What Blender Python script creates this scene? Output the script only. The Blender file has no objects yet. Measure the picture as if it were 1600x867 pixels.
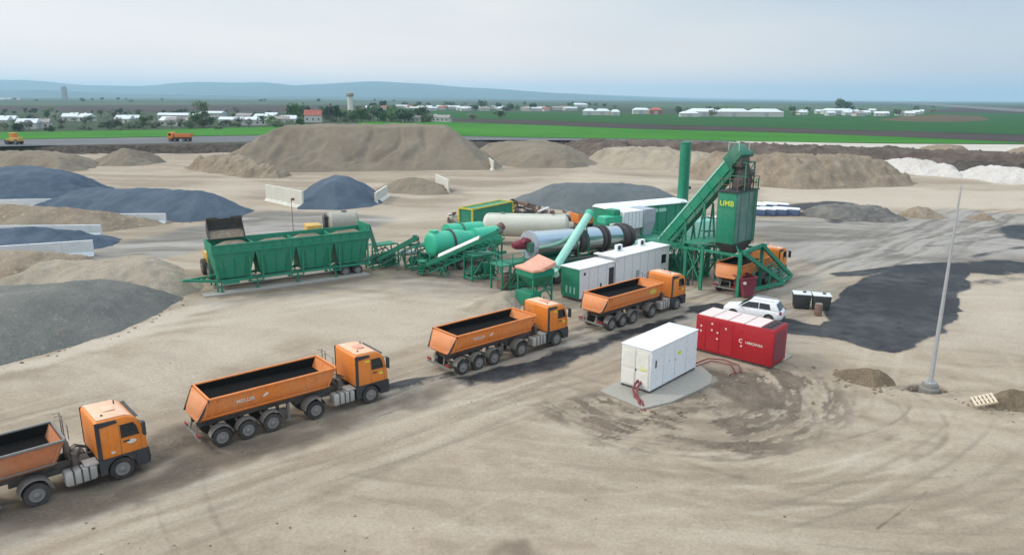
import bpy, bmesh, math, random
import numpy as np
from mathutils import Vector, Matrix

random.seed(7)
rad = math.radians
SC = bpy.context.scene
COL = SC.collection

# ------------------------------------------------------------------ camera, sky, sun, exposure
FPX, CAMH, CX, CY = 1120.0, 17.0, 800.0, 433.5          # focal length in photo pixels, flying height in metres
TH, RO = math.atan(280 / FPX), 0.0058
_F = np.array([0, math.cos(TH), -math.sin(TH)]); _h = np.array([1.0, 0, 0]); _v = np.cross(_h, _F)
_R = math.cos(RO) * _h + math.sin(RO) * _v
_U = math.cos(RO) * _v - math.sin(RO) * _h
cd = bpy.data.cameras.new('camera'); cam = bpy.data.objects.new('camera', cd); COL.objects.link(cam)
cd.sensor_width = 36; cd.lens = 36 * FPX / 1600; cd.clip_start = 0.5; cd.clip_end = 60000
cam.matrix_world = Matrix(((_R[0], _U[0], -_F[0], 0), (_R[1], _U[1], -_F[1], 0), (_R[2], _U[2], -_F[2], CAMH), (0, 0, 0, 1)))
SC.camera = cam

SUN_AZ, SUN_EL = -84.0, 38.0            # azimuth from +Y towards +X, elevation
W = bpy.data.worlds.new('World'); SC.world = W; W.use_nodes = True
nt = W.node_tree; nt.nodes.clear()
N = nt.nodes.new
out = N('ShaderNodeOutputWorld'); bg = N('ShaderNodeBackground'); bg.inputs['Strength'].default_value = 0.1
sky = N('ShaderNodeTexSky'); sky.sky_type = 'NISHITA'; sky.sun_disc = False
sky.sun_elevation = rad(SUN_EL); sky.sun_rotation = rad(SUN_AZ)
sky.air_density = 1.3; sky.dust_density = 0.8; sky.ozone_density = 2.5
tc = N('ShaderNodeTexCoord'); mp = N('ShaderNodeMapping'); mp.inputs['Scale'].default_value = (1.2, 1.2, 5.0); mp.inputs['Location'].default_value = (0.9, 0.35, 0.2)
ns = N('ShaderNodeTexNoise'); ns.inputs['Scale'].default_value = 1.9; ns.inputs['Detail'].default_value = 5; ns.inputs['Roughness'].default_value = 0.45
rp = N('ShaderNodeValToRGB'); rp.color_ramp.elements[0].position = 0.30; rp.color_ramp.elements[1].position = 0.66
rp.color_ramp.elements[0].color = (0.60,) * 3 + (1,); rp.color_ramp.elements[1].color = (0.97,) * 3 + (1,)
mx = N('ShaderNodeMix'); mx.data_type = 'RGBA'; mx.inputs['B'].default_value = (8.0, 8.45, 8.5, 1)
L = nt.links.new
L(tc.outputs['Generated'], mp.inputs['Vector']); L(mp.outputs['Vector'], ns.inputs['Vector']); L(ns.outputs['Fac'], rp.inputs['Fac'])
def wm(op, a, b, clamp=False):
    m = N('ShaderNodeMath'); m.operation = op; m.use_clamp = clamp
    for k, q in enumerate((a, b)):
        if isinstance(q, (int, float)): m.inputs[k].default_value = q
        else: L(q, m.inputs[k])
    return m.outputs[0]
sx = N('ShaderNodeSeparateXYZ'); L(tc.outputs['Generated'], sx.inputs[0])
# thinner cloud away from the sun, and an overcast sky that brightens towards the zenith
thin = wm('SUBTRACT', rp.outputs['Color'], wm('MULTIPLY', wm('MAXIMUM', wm('ADD', sx.outputs['X'], 0.02), 0.0), 1.05), True)
sheet_ = N('ShaderNodeMix'); sheet_.data_type = 'RGBA'; sheet_.inputs['Factor'].default_value = 0.72
L(sky.outputs['Color'], sheet_.inputs['A']); sheet_.inputs['B'].default_value = (4.9, 6.6, 8.6, 1)       # thin high cloud over blue sky
L(thin, mx.inputs['Factor']); L(sheet_.outputs['Result'], mx.inputs['A'])
zen = wm('ADD', 0.94, wm('MULTIPLY', wm('MAXIMUM', wm('SUBTRACT', sx.outputs['Z'], 0.12), 0.0), 1.45))
west = wm('SUBTRACT', zen, wm('MULTIPLY', sx.outputs['X'], 0.12))
low = wm('SUBTRACT', 1.0, wm('MULTIPLY', wm('MAXIMUM', sx.outputs['Z'], 0.0), 6.0), True)
warm = N('ShaderNodeMix'); warm.data_type = 'RGBA'; warm.blend_type = 'MULTIPLY'; L(low, warm.inputs['Factor']); L(mx.outputs['Result'], warm.inputs['A']); warm.inputs['B'].default_value = (1.50, 1.17, 1.0, 1)
gain = N('ShaderNodeVectorMath'); gain.operation = 'SCALE'; L(warm.outputs['Result'], gain.inputs[0]); L(west, gain.inputs['Scale'])
L(gain.outputs['Vector'], bg.inputs['Color']); L(bg.outputs['Background'], out.inputs['Surface'])

sd = bpy.data.lights.new('sun', 'SUN'); sd.energy = 1.5; sd.angle = rad(10); sd.color = (1.0, 0.93, 0.84)
sun = bpy.data.objects.new('sun', sd); COL.objects.link(sun)
_d = Vector((math.sin(rad(SUN_AZ)) * math.cos(rad(SUN_EL)), math.cos(rad(SUN_AZ)) * math.cos(rad(SUN_EL)), math.sin(rad(SUN_EL))))
sun.rotation_euler = _d.to_track_quat('Z', 'Y').to_euler(); sun.location = (0, 0, 200)
vs = SC.view_settings; vs.view_transform = 'Standard'; vs.look = 'None'; vs.gamma = 1; vs.exposure = 0.12
SC.cycles.use_denoising = True
SC.cycles.max_bounces = 5; SC.cycles.diffuse_bounces = 2; SC.cycles.glossy_bounces = 2; SC.cycles.transmission_bounces = 2; SC.cycles.volume_bounces = 1
HAZE_DENSITY = 1.3e-4

# ------------------------------------------------------------------ helpers
def spot(px, py, z=0.0):
    "ground point (height z) that the survey photo shows at px, py"
    d = _F + _R * (px - CX) / FPX - _U * (py - CY) / FPX
    t = (z - CAMH) / d[2]
    return Vector((d[0] * t, d[1] * t, z))

def tag(o, label=None, cat=None, group=None, kind=None):
    if label: o['label'] = label
    if cat: o['category'] = cat
    if group: o['group'] = group
    if kind: o['kind'] = kind
    return o

def empty(name, loc, deg=0, label=None, cat=None, group=None):
    o = bpy.data.objects.new(name, None); COL.objects.link(o)
    o.location = loc; o.rotation_euler = (0, 0, rad(deg)); o.empty_display_size = 0.3
    return tag(o, label, cat, group)

def copy_tree(o, parent=None):
    c = o.copy(); COL.objects.link(c); c.parent = parent
    for ch in o.children: copy_tree(ch, c)
    return c

class MB:
    def __init__(s): s.v = []; s.f = []; s.m = []; s.i = 0
    def mat(s, i): s.i = i; return s
    def add(s, vs, fs):
        o = len(s.v); s.v += [tuple(map(float, v)) for v in vs]
        for f in fs: s.f.append([o + k for k in f]); s.m.append(s.i)
        return s
    def box(s, x0, x1, y0, y1, z0, z1):
        return s.add([(x0, y0, z0), (x1, y0, z0), (x1, y1, z0), (x0, y1, z0), (x0, y0, z1), (x1, y0, z1), (x1, y1, z1), (x0, y1, z1)],
                     [(3, 2, 1, 0), (4, 5, 6, 7), (0, 1, 5, 4), (1, 2, 6, 5), (2, 3, 7, 6), (3, 0, 4, 7)])
    def hexa(s, lo, hi):
        "box from a bottom quad and a top quad (both counter-clockwise from above)"
        return s.add(list(lo) + list(hi), [(3, 2, 1, 0), (4, 5, 6, 7), (0, 1, 5, 4), (1, 2, 6, 5), (2, 3, 7, 6), (3, 0, 4, 7)])
    def frus(s, x0, x1, y0, y1, z0, X0, X1, Y0, Y1, z1):
        return s.hexa([(x0, y0, z0), (x1, y0, z0), (x1, y1, z0), (x0, y1, z0)], [(X0, Y0, z1), (X1, Y0, z1), (X1, Y1, z1), (X0, Y1, z1)])
    def beam(s, a, b, w=0.1, h=None):
        h = h or w; a = Vector(a); b = Vector(b); d = (b - a).normalized()
        up = Vector((0, 0, 1)) if abs(d.z) < 0.95 else Vector((1, 0, 0))
        r = d.cross(up).normalized(); u = r.cross(d)
        q = [(-1, -1), (1, -1), (1, 1), (-1, 1)]
        vs = [p + r * (i * w / 2) + u * (j * h / 2) for p in (a, b) for i, j in q]
        return s.add(vs, [(0, 1, 2, 3), (7, 6, 5, 4), (0, 4, 5, 1), (1, 5, 6, 2), (2, 6, 7, 3), (3, 7, 4, 0)])
    def loft(s, rings, cap0=True, cap1=True, closed=True):
        n = len(rings[0]); vs = [p for r in rings for p in r]; fs = []
        for k in range(len(rings) - 1):
            for i in range(n if closed else n - 1):
                j = (i + 1) % n
                fs.append((k * n + i, k * n + j, (k + 1) * n + j, (k + 1) * n + i))
        if cap0: fs.append(tuple(range(n - 1, -1, -1)))
        if cap1: fs.append(tuple((len(rings) - 1) * n + i for i in range(n)))
        return s.add(vs, fs)
    def prism(s, poly, y0, y1):
        "polygon in x-z pushed along y"
        return s.loft([[(x, y0, z) for x, z in poly], [(x, y1, z) for x, z in poly]])
    def rings(s, a, b, prof, n=20, cap=True):
        "turned shape: prof = [(t along a-b, radius)]"
        a = Vector(a); b = Vector(b); d = (b - a).normalized()
        up = Vector((0, 0, 1)) if abs(d.z) < 0.95 else Vector((1, 0, 0))
        r = d.cross(up).normalized(); u = r.cross(d)
        R = [[a + (b - a) * t + (r * math.cos(2 * math.pi * k / n) + u * math.sin(2 * math.pi * k / n)) * q for k in range(n)] for t, q in prof]
        return s.loft(R, cap, cap)
    def cyl(s, a, b, r0, r1=None, n=14): return s.rings(a, b, [(0, r0), (1, r0 if r1 is None else r1)], n)
    def tube(s, pts, r, n=8):
        pts = [Vector(p) for p in pts]; R = []
        for i, p in enumerate(pts):
            d = (pts[min(i + 1, len(pts) - 1)] - pts[max(i - 1, 0)]).normalized()
            up = Vector((0, 0, 1)) if abs(d.z) < 0.9 else Vector((1, 0, 0))
            a = d.cross(up).normalized(); b = a.cross(d)
            R.append([p + (a * math.cos(2 * math.pi * k / n) + b * math.sin(2 * math.pi * k / n)) * r for k in range(n)])
        return s.loft(R)
    def build(s, name, mats, parent=None, bevel=0, seg=2, smooth=True, ang=38):
        me = bpy.data.meshes.new(name); me.from_pydata(s.v, [], s.f)
        for m in (mats if isinstance(mats, (list, tuple)) else [mats]): me.materials.append(m)
        for p, i in zip(me.polygons, s.m): p.material_index = i
        bm = bmesh.new(); bm.from_mesh(me)
        bmesh.ops.recalc_face_normals(bm, faces=bm.faces)
        if bevel:
            es = [e for e in bm.edges if len(e.link_faces) == 2 and e.calc_face_angle(0) > rad(30)]
            bmesh.ops.bevel(bm, geom=es, offset=bevel, segments=seg, profile=0.5, affect='EDGES', clamp_overlap=True)
        for e in bm.edges:
            if len(e.link_faces) == 2: e.smooth = e.calc_face_angle(0) < rad(ang)
        for f in bm.faces: f.smooth = smooth
        bm.to_mesh(me); bm.free()
        o = bpy.data.objects.new(name, me); COL.objects.link(o); o.parent = parent
        return o

def lettering(name, body, size, mat, parent, origin, xdir, updir, depth=0.006):
    c = bpy.data.curves.new(name, 'FONT'); c.body = body; c.size = size; c.extrude = depth; c.align_x = 'CENTER'; c.align_y = 'CENTER'; c.offset = size * 0.012
    t = bpy.data.objects.new(name, c); COL.objects.link(t)
    bpy.context.view_layer.update()
    me = bpy.data.meshes.new_from_object(t.evaluated_get(bpy.context.evaluated_depsgraph_get()))
    bpy.data.objects.remove(t); bpy.data.curves.remove(c)
    x = Vector(xdir).normalized(); u = Vector(updir).normalized(); n = x.cross(u)
    me.transform(Matrix(((x.x, u.x, n.x, origin[0]), (x.y, u.y, n.y, origin[1]), (x.z, u.z, n.z, origin[2]), (0, 0, 0, 1))))
    me.materials.clear(); me.materials.append(mat)
    o = bpy.data.objects.new(name, me); COL.objects.link(o); o.parent = parent
    return o

# numpy noise and polygon distances
def _hash(i, j, seed):
    n = (i.astype(np.int64) * 374761393 + j.astype(np.int64) * 668265263 + seed * 1442695041) & 0xffffffff
    n = ((n ^ (n >> 13)) * 1274126177) & 0xffffffff
    return ((n ^ (n >> 16)) & 0xffff) / 65535.0
def vnoise(x, y, seed=0):
    i = np.floor(x); j = np.floor(y); u = x - i; v = y - j
    u = u * u * u * (u * (u * 6 - 15) + 10); v = v * v * v * (v * (v * 6 - 15) + 10)
    a = _hash(i, j, seed); b = _hash(i + 1, j, seed); c = _hash(i, j + 1, seed); d = _hash(i + 1, j + 1, seed)
    return (a + (b - a) * u) * (1 - v) + (c + (d - c) * u) * v
def fbm(x, y, oct=4, seed=0, gain=0.5):
    s = 0; a = 1; t = 0
    for k in range(oct):
        s = s + a * vnoise(x * 2 ** k + 17.3 * k, y * 2 ** k - 9.1 * k, seed + k); t += a; a *= gain
    return s / t
def sstep(a, b, x):
    t = np.clip((x - a) / (b - a), 0, 1); return t * t * (3 - 2 * t)
def d_line(x, y, pts, closed=False):
    d = np.full(x.shape, 1e9); n = len(pts)
    for k in range(n if closed else n - 1):
        ax, ay = pts[k][0], pts[k][1]; bx, by = pts[(k + 1) % n][0], pts[(k + 1) % n][1]
        ex, ey = bx - ax, by - ay; q = ex * ex + ey * ey + 1e-9
        t = np.clip(((x - ax) * ex + (y - ay) * ey) / q, 0, 1)
        d = np.minimum(d, np.hypot(x - ax - t * ex, y - ay - t * ey))
    return d
def sd_poly(x, y, pts):
    "signed distance, positive inside"
    ins = np.zeros(x.shape, bool); n = len(pts)
    for k in range(n):
        ax, ay = pts[k][0], pts[k][1]; bx, by = pts[(k + 1) % n][0], pts[(k + 1) % n][1]
        if ay == by: continue
        c = ((ay > y) != (by > y)) & (x < (bx - ax) * (y - ay) / (by - ay) + ax); ins ^= c
    d = d_line(x, y, pts, True)
    return np.where(ins, d, -d)

# ------------------------------------------------------------------ materials
def new_mat(name):
    m = bpy.data.materials.new(name); m.use_nodes = True; t = m.node_tree; t.nodes.clear()
    o = t.nodes.new('ShaderNodeOutputMaterial'); b = t.nodes.new('ShaderNodeBsdfPrincipled'); t.links.new(b.outputs['BSDF'], o.inputs['Surface'])
    return m, t, b
def noise(t, scale, detail=4, rough=0.55, vec=None, w=None):
    n = t.nodes.new('ShaderNodeTexNoise'); n.inputs['Scale'].default_value = scale; n.inputs['Detail'].default_value = detail; n.inputs['Roughness'].default_value = rough
    if w is not None: n.noise_dimensions = '4D'; t.links.new(w, n.inputs['W'])
    if vec is not None: t.links.new(vec, n.inputs['Vector'])
    return n.outputs['Fac']
def ramp(t, fac, p0, p1, c0=(0, 0, 0), c1=(1, 1, 1)):
    r = t.nodes.new('ShaderNodeValToRGB'); e = r.color_ramp.elements
    e[0].position = p0; e[1].position = p1; e[0].color = (*c0, 1); e[1].color = (*c1, 1); t.links.new(fac, r.inputs['Fac'])
    return r.outputs['Color']
def mixc(t, fac, a, b, mode='MIX'):
    m = t.nodes.new('ShaderNodeMix'); m.data_type = 'RGBA'; m.blend_type = mode
    for k, q in (('Factor', fac), ('A', a), ('B', b)):
        if isinstance(q, (int, float)): m.inputs[k].default_value = q
        elif isinstance(q, tuple): m.inputs[k].default_value = (*q, 1)
        else: t.links.new(q, m.inputs[k])
    return m.outputs['Result']
def math_(t, op, a, b=None, clamp=False):
    m = t.nodes.new('ShaderNodeMath'); m.operation = op; m.use_clamp = clamp
    for k, q in enumerate((a, b)):
        if q is None: continue
        if isinstance(q, (int, float)): m.inputs[k].default_value = q
        else: t.links.new(q, m.inputs[k])
    return m.outputs[0]
def bump(t, b, h, strength, dist):
    n = t.nodes.new('ShaderNodeBump'); n.inputs['Strength'].default_value = strength; n.inputs['Distance'].default_value = dist
    t.links.new(h, n.inputs['Height']); t.links.new(n.outputs['Normal'], b.inputs['Normal'])
DUST = (0.40, 0.34, 0.27)
def paint(name, col, rough=0.45, dust=0.35, metal=0.0, grime=0.5, dustcol=DUST, spec=0.4):
    m, t, b = new_mat(name)
    tc = t.nodes.new('ShaderNodeTexCoord'); oi = t.nodes.new('ShaderNodeObjectInfo')
    w = math_(t, 'MULTIPLY', oi.outputs['Random'], 37.0); v = tc.outputs['Object']
    big = noise(t, 0.55, 5, 0.6, v, w); fine = noise(t, 5.0, 6, 0.65, v, w)
    st = t.nodes.new('ShaderNodeMapping'); st.inputs['Scale'].default_value = (3.0, 3.0, 0.35); t.links.new(v, st.inputs['Vector'])
    streak = noise(t, 2.2, 5, 0.6, st.outputs['Vector'], w)
    c = mixc(t, ramp(t, fine, 0.3, 0.7), tuple(x * 0.88 for x in col), tuple(min(1, x * 1.08) for x in col))
    c = mixc(t, math_(t, 'MULTIPLY', ramp(t, streak, 0.52, 0.72), grime * 0.55), c, tuple(x * 0.45 + 0.02 for x in col))
    c = mixc(t, math_(t, 'MULTIPLY', ramp(t, math_(t, 'ADD', math_(t, 'MULTIPLY', big, 0.7), math_(t, 'MULTIPLY', fine, 0.3)), 0.40, 0.68), dust), c, dustcol)
    t.links.new(c, b.inputs['Base Color'])
    t.links.new(ramp(t, big, 0.3, 0.75, (rough,) * 3, (min(1, rough + 0.3),) * 3), b.inputs['Roughness'])
    b.inputs['Metallic'].default_value = metal; b.inputs['Specular IOR Level'].default_value = spec
    bump(t, b, fine, 0.12, 0.02)
    return m
def earth(name, c0, c1, scale=0.35, grain=14, bmp=0.5, extra=None):
    "loose heaps: gravel, sand, soil"
    m, t, b = new_mat(name)
    g = t.nodes.new('ShaderNodeNewGeometry'); v = g.outputs['Position']
    big = noise(t, scale, 6, 0.62, v); fine = noise(t, grain, 3, 0.7, v); mid = noise(t, 1.9, 4, 0.65, v)
    c = mixc(t, ramp(t, big, 0.34, 0.66), c0, c1)
    if extra: c = mixc(t, ramp(t, mid, 0.56, 0.74), c, extra)
    c = mixc(t, 0.35, c, ramp(t, fine, 0.25, 0.75, (0.1, 0.1, 0.1), (0.9, 0.9, 0.9)), 'OVERLAY')
    t.links.new(c, b.inputs['Base Color']); b.inputs['Roughness'].default_value = 0.95; b.inputs['Specular IOR Level'].default_value = 0.15
    bump(t, b, math_(t, 'ADD', math_(t, 'MULTIPLY', mid, 1.0), math_(t, 'MULTIPLY', fine, 0.25)), bmp, 0.25)
    return m
def glass(name, col=(0.012, 0.016, 0.02)):
    m, t, b = new_mat(name); b.inputs['Base Color'].default_value = (*col, 1); b.inputs['Roughness'].default_value = 0.08; b.inputs['Specular IOR Level'].default_value = 0.6
    return m

M = {}
M['orange'] = paint('orange_paint', (0.78, 0.22, 0.022), 0.38, 0.26, grime=0.9, dustcol=(0.5, 0.3, 0.17))
M['tub'] = paint('tub_orange', (0.76, 0.21, 0.03), 0.42, 0.42, grime=1.1, dustcol=(0.52, 0.33, 0.2))
M['tubold'] = paint('tub_worn_orange', (0.52, 0.16, 0.055), 0.55, 0.6, dustcol=(0.42, 0.25, 0.16))
M['gate'] = paint('gate_lit_orange', (0.70, 0.23, 0.07), 0.42, 0.5, dustcol=(0.62, 0.38, 0.24))  # paler than the body: dust, and light on the rear faces painted in
M['roof_sheen'] = paint('cab_roof_sheen_orange', (0.80, 0.45, 0.27), 0.3, 0.6, dustcol=(0.78, 0.55, 0.42))  # sky sheen on the cab roofs painted in as a paler orange
M['bed'] = paint('bitumen_coated_bed', (0.010, 0.0095, 0.009), 0.8, 0.10, dustcol=(0.03, 0.025, 0.02), spec=0.04)
M['dark'] = paint('dark_plastic', (0.03, 0.034, 0.04), 0.5, 0.35, dustcol=(0.16, 0.14, 0.12))
M['chassis'] = paint('chassis_steel', (0.055, 0.052, 0.048), 0.6, 0.55, dustcol=(0.24, 0.2, 0.16))
M['tyre'] = paint('tyre_rubber', (0.03, 0.029, 0.028), 0.8, 0.6, dustcol=(0.15, 0.13, 0.11))
M['rim'] = paint('wheel_rim', (0.22, 0.21, 0.2), 0.5, 0.6, dustcol=(0.2, 0.17, 0.14))
M['guard'] = paint('mudguard_grey', (0.19, 0.18, 0.165), 0.6, 0.5, dustcol=(0.3, 0.26, 0.21))
M['alu'] = paint('aluminium_tank', (0.5, 0.49, 0.46), 0.4, 0.45, metal=0.3)
M['glass'] = glass('dark_glass')
M['green'] = paint('plant_green', (0.007, 0.225, 0.125), 0.42, 0.2, grime=0.9, dustcol=(0.2, 0.3, 0.24))
M['greenl'] = paint('plant_light_green', (0.03, 0.44, 0.26), 0.3, 0.15, dustcol=(0.35, 0.55, 0.45))
M['greend'] = paint('plant_dusty_green', (0.02, 0.16, 0.095), 0.5, 0.6, dustcol=(0.17, 0.24, 0.2))
M['claddust'] = paint('dusty_cladding', (0.05, 0.17, 0.125), 0.5, 0.8, dustcol=(0.24, 0.29, 0.27))
M['steelframe'] = paint('green_steelwork', (0.008, 0.19, 0.105), 0.5, 0.25, dustcol=(0.14, 0.2, 0.16))
M['mint'] = paint('mint_pipe', (0.3, 0.62, 0.5), 0.4, 0.3, dustcol=(0.6, 0.68, 0.62))
M['white'] = paint('white_sheet', (0.78, 0.79, 0.8), 0.4, 0.14, grime=0.18, dustcol=(0.66, 0.63, 0.58))
M['cream'] = paint('cream_panel', (0.72, 0.70, 0.64), 0.5, 0.2, grime=0.2, dustcol=(0.6, 0.56, 0.48))
M['tank'] = paint('cream_tank', (0.60, 0.59, 0.50), 0.35, 0.4, dustcol=(0.48, 0.45, 0.36))
m_, t_, b_ = new_mat('polished_cladding'); M['chrome'] = m_; M['tankdull'] = paint('dusty_tank', (0.36, 0.34, 0.28), 0.5, 0.4)
b_.inputs['Base Color'].default_value = (0.50, 0.55, 0.55, 1); b_.inputs['Metallic'].default_value = 1.0; b_.inputs['Roughness'].default_value = 0.2
M['band'] = paint('drum_ring', (0.05, 0.045, 0.045), 0.5, 0.4, dustcol=(0.15, 0.12, 0.11))
M['grey'] = paint('grey_sheet', (0.36, 0.39, 0.44), 0.45, 0.25, dustcol=(0.5, 0.48, 0.45))
M['red'] = paint('red_paint', (0.42, 0.008, 0.018), 0.42, 0.08, grime=0.35, dustcol=(0.4, 0.2, 0.16))
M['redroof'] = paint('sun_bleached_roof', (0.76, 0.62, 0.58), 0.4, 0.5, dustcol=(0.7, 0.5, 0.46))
M['darkred'] = paint('dark_red_paint', (0.2, 0.025, 0.045), 0.45, 0.3, dustcol=(0.26, 0.12, 0.12))
M['pink'] = paint('faded_orange_sheet', (0.66, 0.28, 0.17), 0.5, 0.7, dustcol=(0.68, 0.45, 0.38))
M['yellow'] = paint('yellow_paint', (0.62, 0.5, 0.04), 0.45, 0.3)
M['machine'] = paint('machine_yellow', (0.6, 0.36, 0.04), 0.45, 0.45)
M['sign'] = paint('sign_yellow', (0.62, 0.72, 0.05), 0.45, 0.05, grime=0.1)
M['label_white'] = paint('white_lettering', (0.75, 0.7, 0.64), 0.5, 0.25)
M['conc'] = paint('concrete', (0.34, 0.32, 0.28), 0.85, 0.5, dustcol=(0.36, 0.31, 0.25), spec=0.2)
M['concw'] = paint('pale_concrete', (0.66, 0.64, 0.57), 0.85, 0.35, grime=0.25, dustcol=(0.5, 0.45, 0.36), spec=0.2)
M['concb'] = paint('grey_concrete', (0.68, 0.7, 0.7), 0.85, 0.35, dustcol=(0.42, 0.42, 0.4), spec=0.2)
M['mixer'] = paint('bitumen_stained_steel', (0.055, 0.052, 0.048), 0.6, 0.5, dustcol=(0.17, 0.15, 0.13))
M['rust'] = paint('rusty_steel', (0.16, 0.085, 0.06), 0.75, 0.5, dustcol=(0.36, 0.26, 0.22))
M['galv'] = paint('galvanised', (0.46, 0.48, 0.49), 0.45, 0.2, metal=0.4)
M['hose'] = paint('red_hose', (0.18, 0.016, 0.028), 0.6, 0.25)
M['wood'] = paint('pale_wood', (0.62, 0.52, 0.38), 0.75, 0.3)
M['black'] = paint('black_plastic', (0.03, 0.032, 0.035), 0.55, 0.35, dustcol=(0.12, 0.12, 0.11))
M['blue'] = paint('blue_sheet', (0.07, 0.11, 0.22), 0.5, 0.4, dustcol=(0.2, 0.22, 0.27))
M['carwhite'] = paint('car_white', (0.8, 0.81, 0.83), 0.22, 0.06, grime=0.1, spec=0.5)
M['lamp_red'] = paint('tail_lamp_red', (0.3, 0.01, 0.015), 0.3, 0.1)
M['wallw'] = paint('house_white', (0.56, 0.55, 0.51), 0.8, 0.2)
M['roofred'] = paint('red_roof_tiles', (0.36, 0.09, 0.06), 0.8, 0.3)
M['roofgrey'] = paint('grey_roof', (0.28, 0.25, 0.24), 0.8, 0.3)
M['roofwhite'] = paint('white_metal_roof', (0.62, 0.66, 0.67), 0.5, 0.1)

# ------------------------------------------------------------------ terrain: one sheet to the horizon
FIELD_Z = 2.5
bank_base = [spot(*p) for p in ((-160, 246), (0, 243), (200, 241), (400, 240), (600, 236), (870, 233), (1000, 240), (1150, 248), (1300, 262), (1400, 270), (1600, 293), (1750, 318))]
bank_top = [spot(px, py, FIELD_Z) for px, py in ((-160, 233), (0, 230), (200, 227), (400, 224), (600, 219), (870, 217), (1000, 219), (1150, 222), (1300, 228), (1400, 231), (1600, 237), (1750, 242))]
def _curve(pts):
    a = np.array([(p.x / p.y, p.y) for p in pts]); a = a[np.argsort(a[:, 0])]
    return lambda u: np.interp(u, a[:, 0], a[:, 1])
_yb, _yt = _curve(bank_base), _curve(bank_top)
POLE = spot(1452, 608)
def lift(x, y):
    u = np.where(y > 5, x / np.maximum(y, 5), 0)
    a, b = _yb(u), _yt(u)
    k = np.where(y > 5, sstep(0, 1, (y - a) / np.maximum(b - a, 4)), 0)
    return FIELD_Z * k, k, a, b

rows = [-150, -60, -20, 0, 8, 14]
y = 18.0
while y < 300: rows.append(y); y += max(0.13, y * 0.0042)
while y < 15000: rows.append(y); y *= 1.035
rows = np.array(rows)
cols = np.concatenate([np.linspace(-2.6, -0.95, 24)[:-1], np.linspace(-0.95, 0.95, 620), np.linspace(0.95, 2.6, 24)[1:]])
Yg, Ug = np.meshgrid(rows, cols, indexing='ij')
Xg = Ug * np.maximum(Yg, 18.0) * np.where(Yg < 18, 1.6, 1.0)
zl, kb, yb, yt = lift(Xg, Yg)

def zone(pixels, soft=1.0, amp=1.0, ns=1.0, scale=0.25, seed=0):
    pts = [spot(*p) for p in pixels]
    d = sd_poly(Xg, Yg, pts) + (fbm(Xg * scale, Yg * scale, 5, seed) - 0.5) * 2 * ns
    return amp * sstep(-soft, soft, d)
def strip(pixels, w, soft=0.5, amp=1.0, ns=0.5, seed=0):
    pts = [spot(*p) for p in pixels]
    d = w / 2 - d_line(Xg, Yg, pts) + (fbm(Xg * 0.4, Yg * 0.4, 4, seed) - 0.5) * 2 * ns
    return amp * sstep(-soft, soft, d)
mxm = np.maximum
site = (Yg < yb + 2) & (Yg > 10)
# spilled bitumen and asphalt
tar = zone([(1294, 492), (1312, 462), (1342, 440), (1400, 415), (1480, 410), (1513, 415), (1507, 470), (1490, 500), (1470, 522), (1430, 545), (1395, 549), (1345, 541), (1300, 532), (1262, 522), (1228, 510), (1226, 499), (1260, 507), (1288, 512)], 0.35, 1.0, 0.9, 0.3, 3)
tar = mxm(tar, zone([(1075, 480), (1120, 474), (1150, 484), (1150, 497), (1090, 492)], 0.4, 0.95, 0.5, 0.3, 5))
tar = mxm(tar, zone([(1140, 485), (1235, 498), (1300, 512), (1310, 528), (1235, 522), (1140, 500)], 0.4, 0.95, 0.5, 0.3, 5))
tar = mxm(tar, zone([(1293, 428), (1340, 423), (1400, 416), (1402, 420), (1350, 432), (1312, 433)], 0.4, 0.95, 0.3, 0.3, 6))
tar = mxm(tar, zone([(1490, 411), (1560, 407), (1620, 409), (1620, 424), (1545, 430), (1505, 426)], 1.0, 0.78, 1.6, 0.3, 7))
tar = mxm(tar, zone([(1555, 352), (1640, 346), (1640, 380), (1572, 372)], 1.5, 0.8, 1.6, 0.2, 8))
tar = mxm(tar, zone([(1235, 318), (1290, 313), (1335, 318), (1350, 345), (1300, 348), (1250, 330), (1180, 328)], 1.5, 0.75, 2.0, 0.15, 9))
tar = mxm(tar, zone([(690, 590), (735, 602), (820, 585), (905, 562), (1000, 527), (1075, 500), (1100, 478), (1062, 487), (930, 530), (880, 548), (800, 570)], 0.9, 0.95, 1.3, 0.35, 10))
tar = mxm(tar, strip([(600, 606), (680, 588), (700, 584)], 1.1, 0.5, 0.75, 0.5, 11))
tar = mxm(tar, strip([(604, 580), (650, 570), (690, 560)], 0.7, 0.5, 0.45, 0.5, 12))
tar = mxm(tar, strip([(880, 520), (930, 508)], 0.8, 0.5, 0.5, 0.5, 13))
# bluish grey stone dust
grey = zone([(1160, 345), (1280, 340), (1480, 325), (1640, 335), (1640, 415), (1500, 420), (1320, 432), (1250, 425), (1190, 385)], 4, 0.85, 5.0, 0.1, 20)
grey = mxm(grey, zone([(120, 400), (300, 352), (420, 328), (480, 330), (640, 340), (600, 362), (420, 372), (330, 385), (250, 408), (160, 425)], 3, 1.05, 3.0, 0.12, 21))
grey = mxm(grey, zone([(300, 470), (560, 440), (640, 425), (780, 430), (830, 455), (720, 470), (560, 455), (430, 470), (320, 486)], 2.5, 0.6, 2.5, 0.2, 22))
grey = mxm(grey, zone([(900, 505), (1075, 470), (1180, 470), (1260, 480), (1290, 560), (1240, 560), (1000, 545), (700, 610), (600, 640), (620, 600)], 2.5, 0.5, 2.0, 0.2, 23))
grey = mxm(grey, zone([(1080, 440), (1250, 400), (1330, 420), (1260, 470), (1100, 480)], 2, 0.5, 2.0, 0.2, 24))
grey = mxm(grey, zone([(880, 325), (1070, 320), (1180, 345), (1180, 400), (900, 400)], 3, 0.5, 3.0, 0.2, 25))
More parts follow.
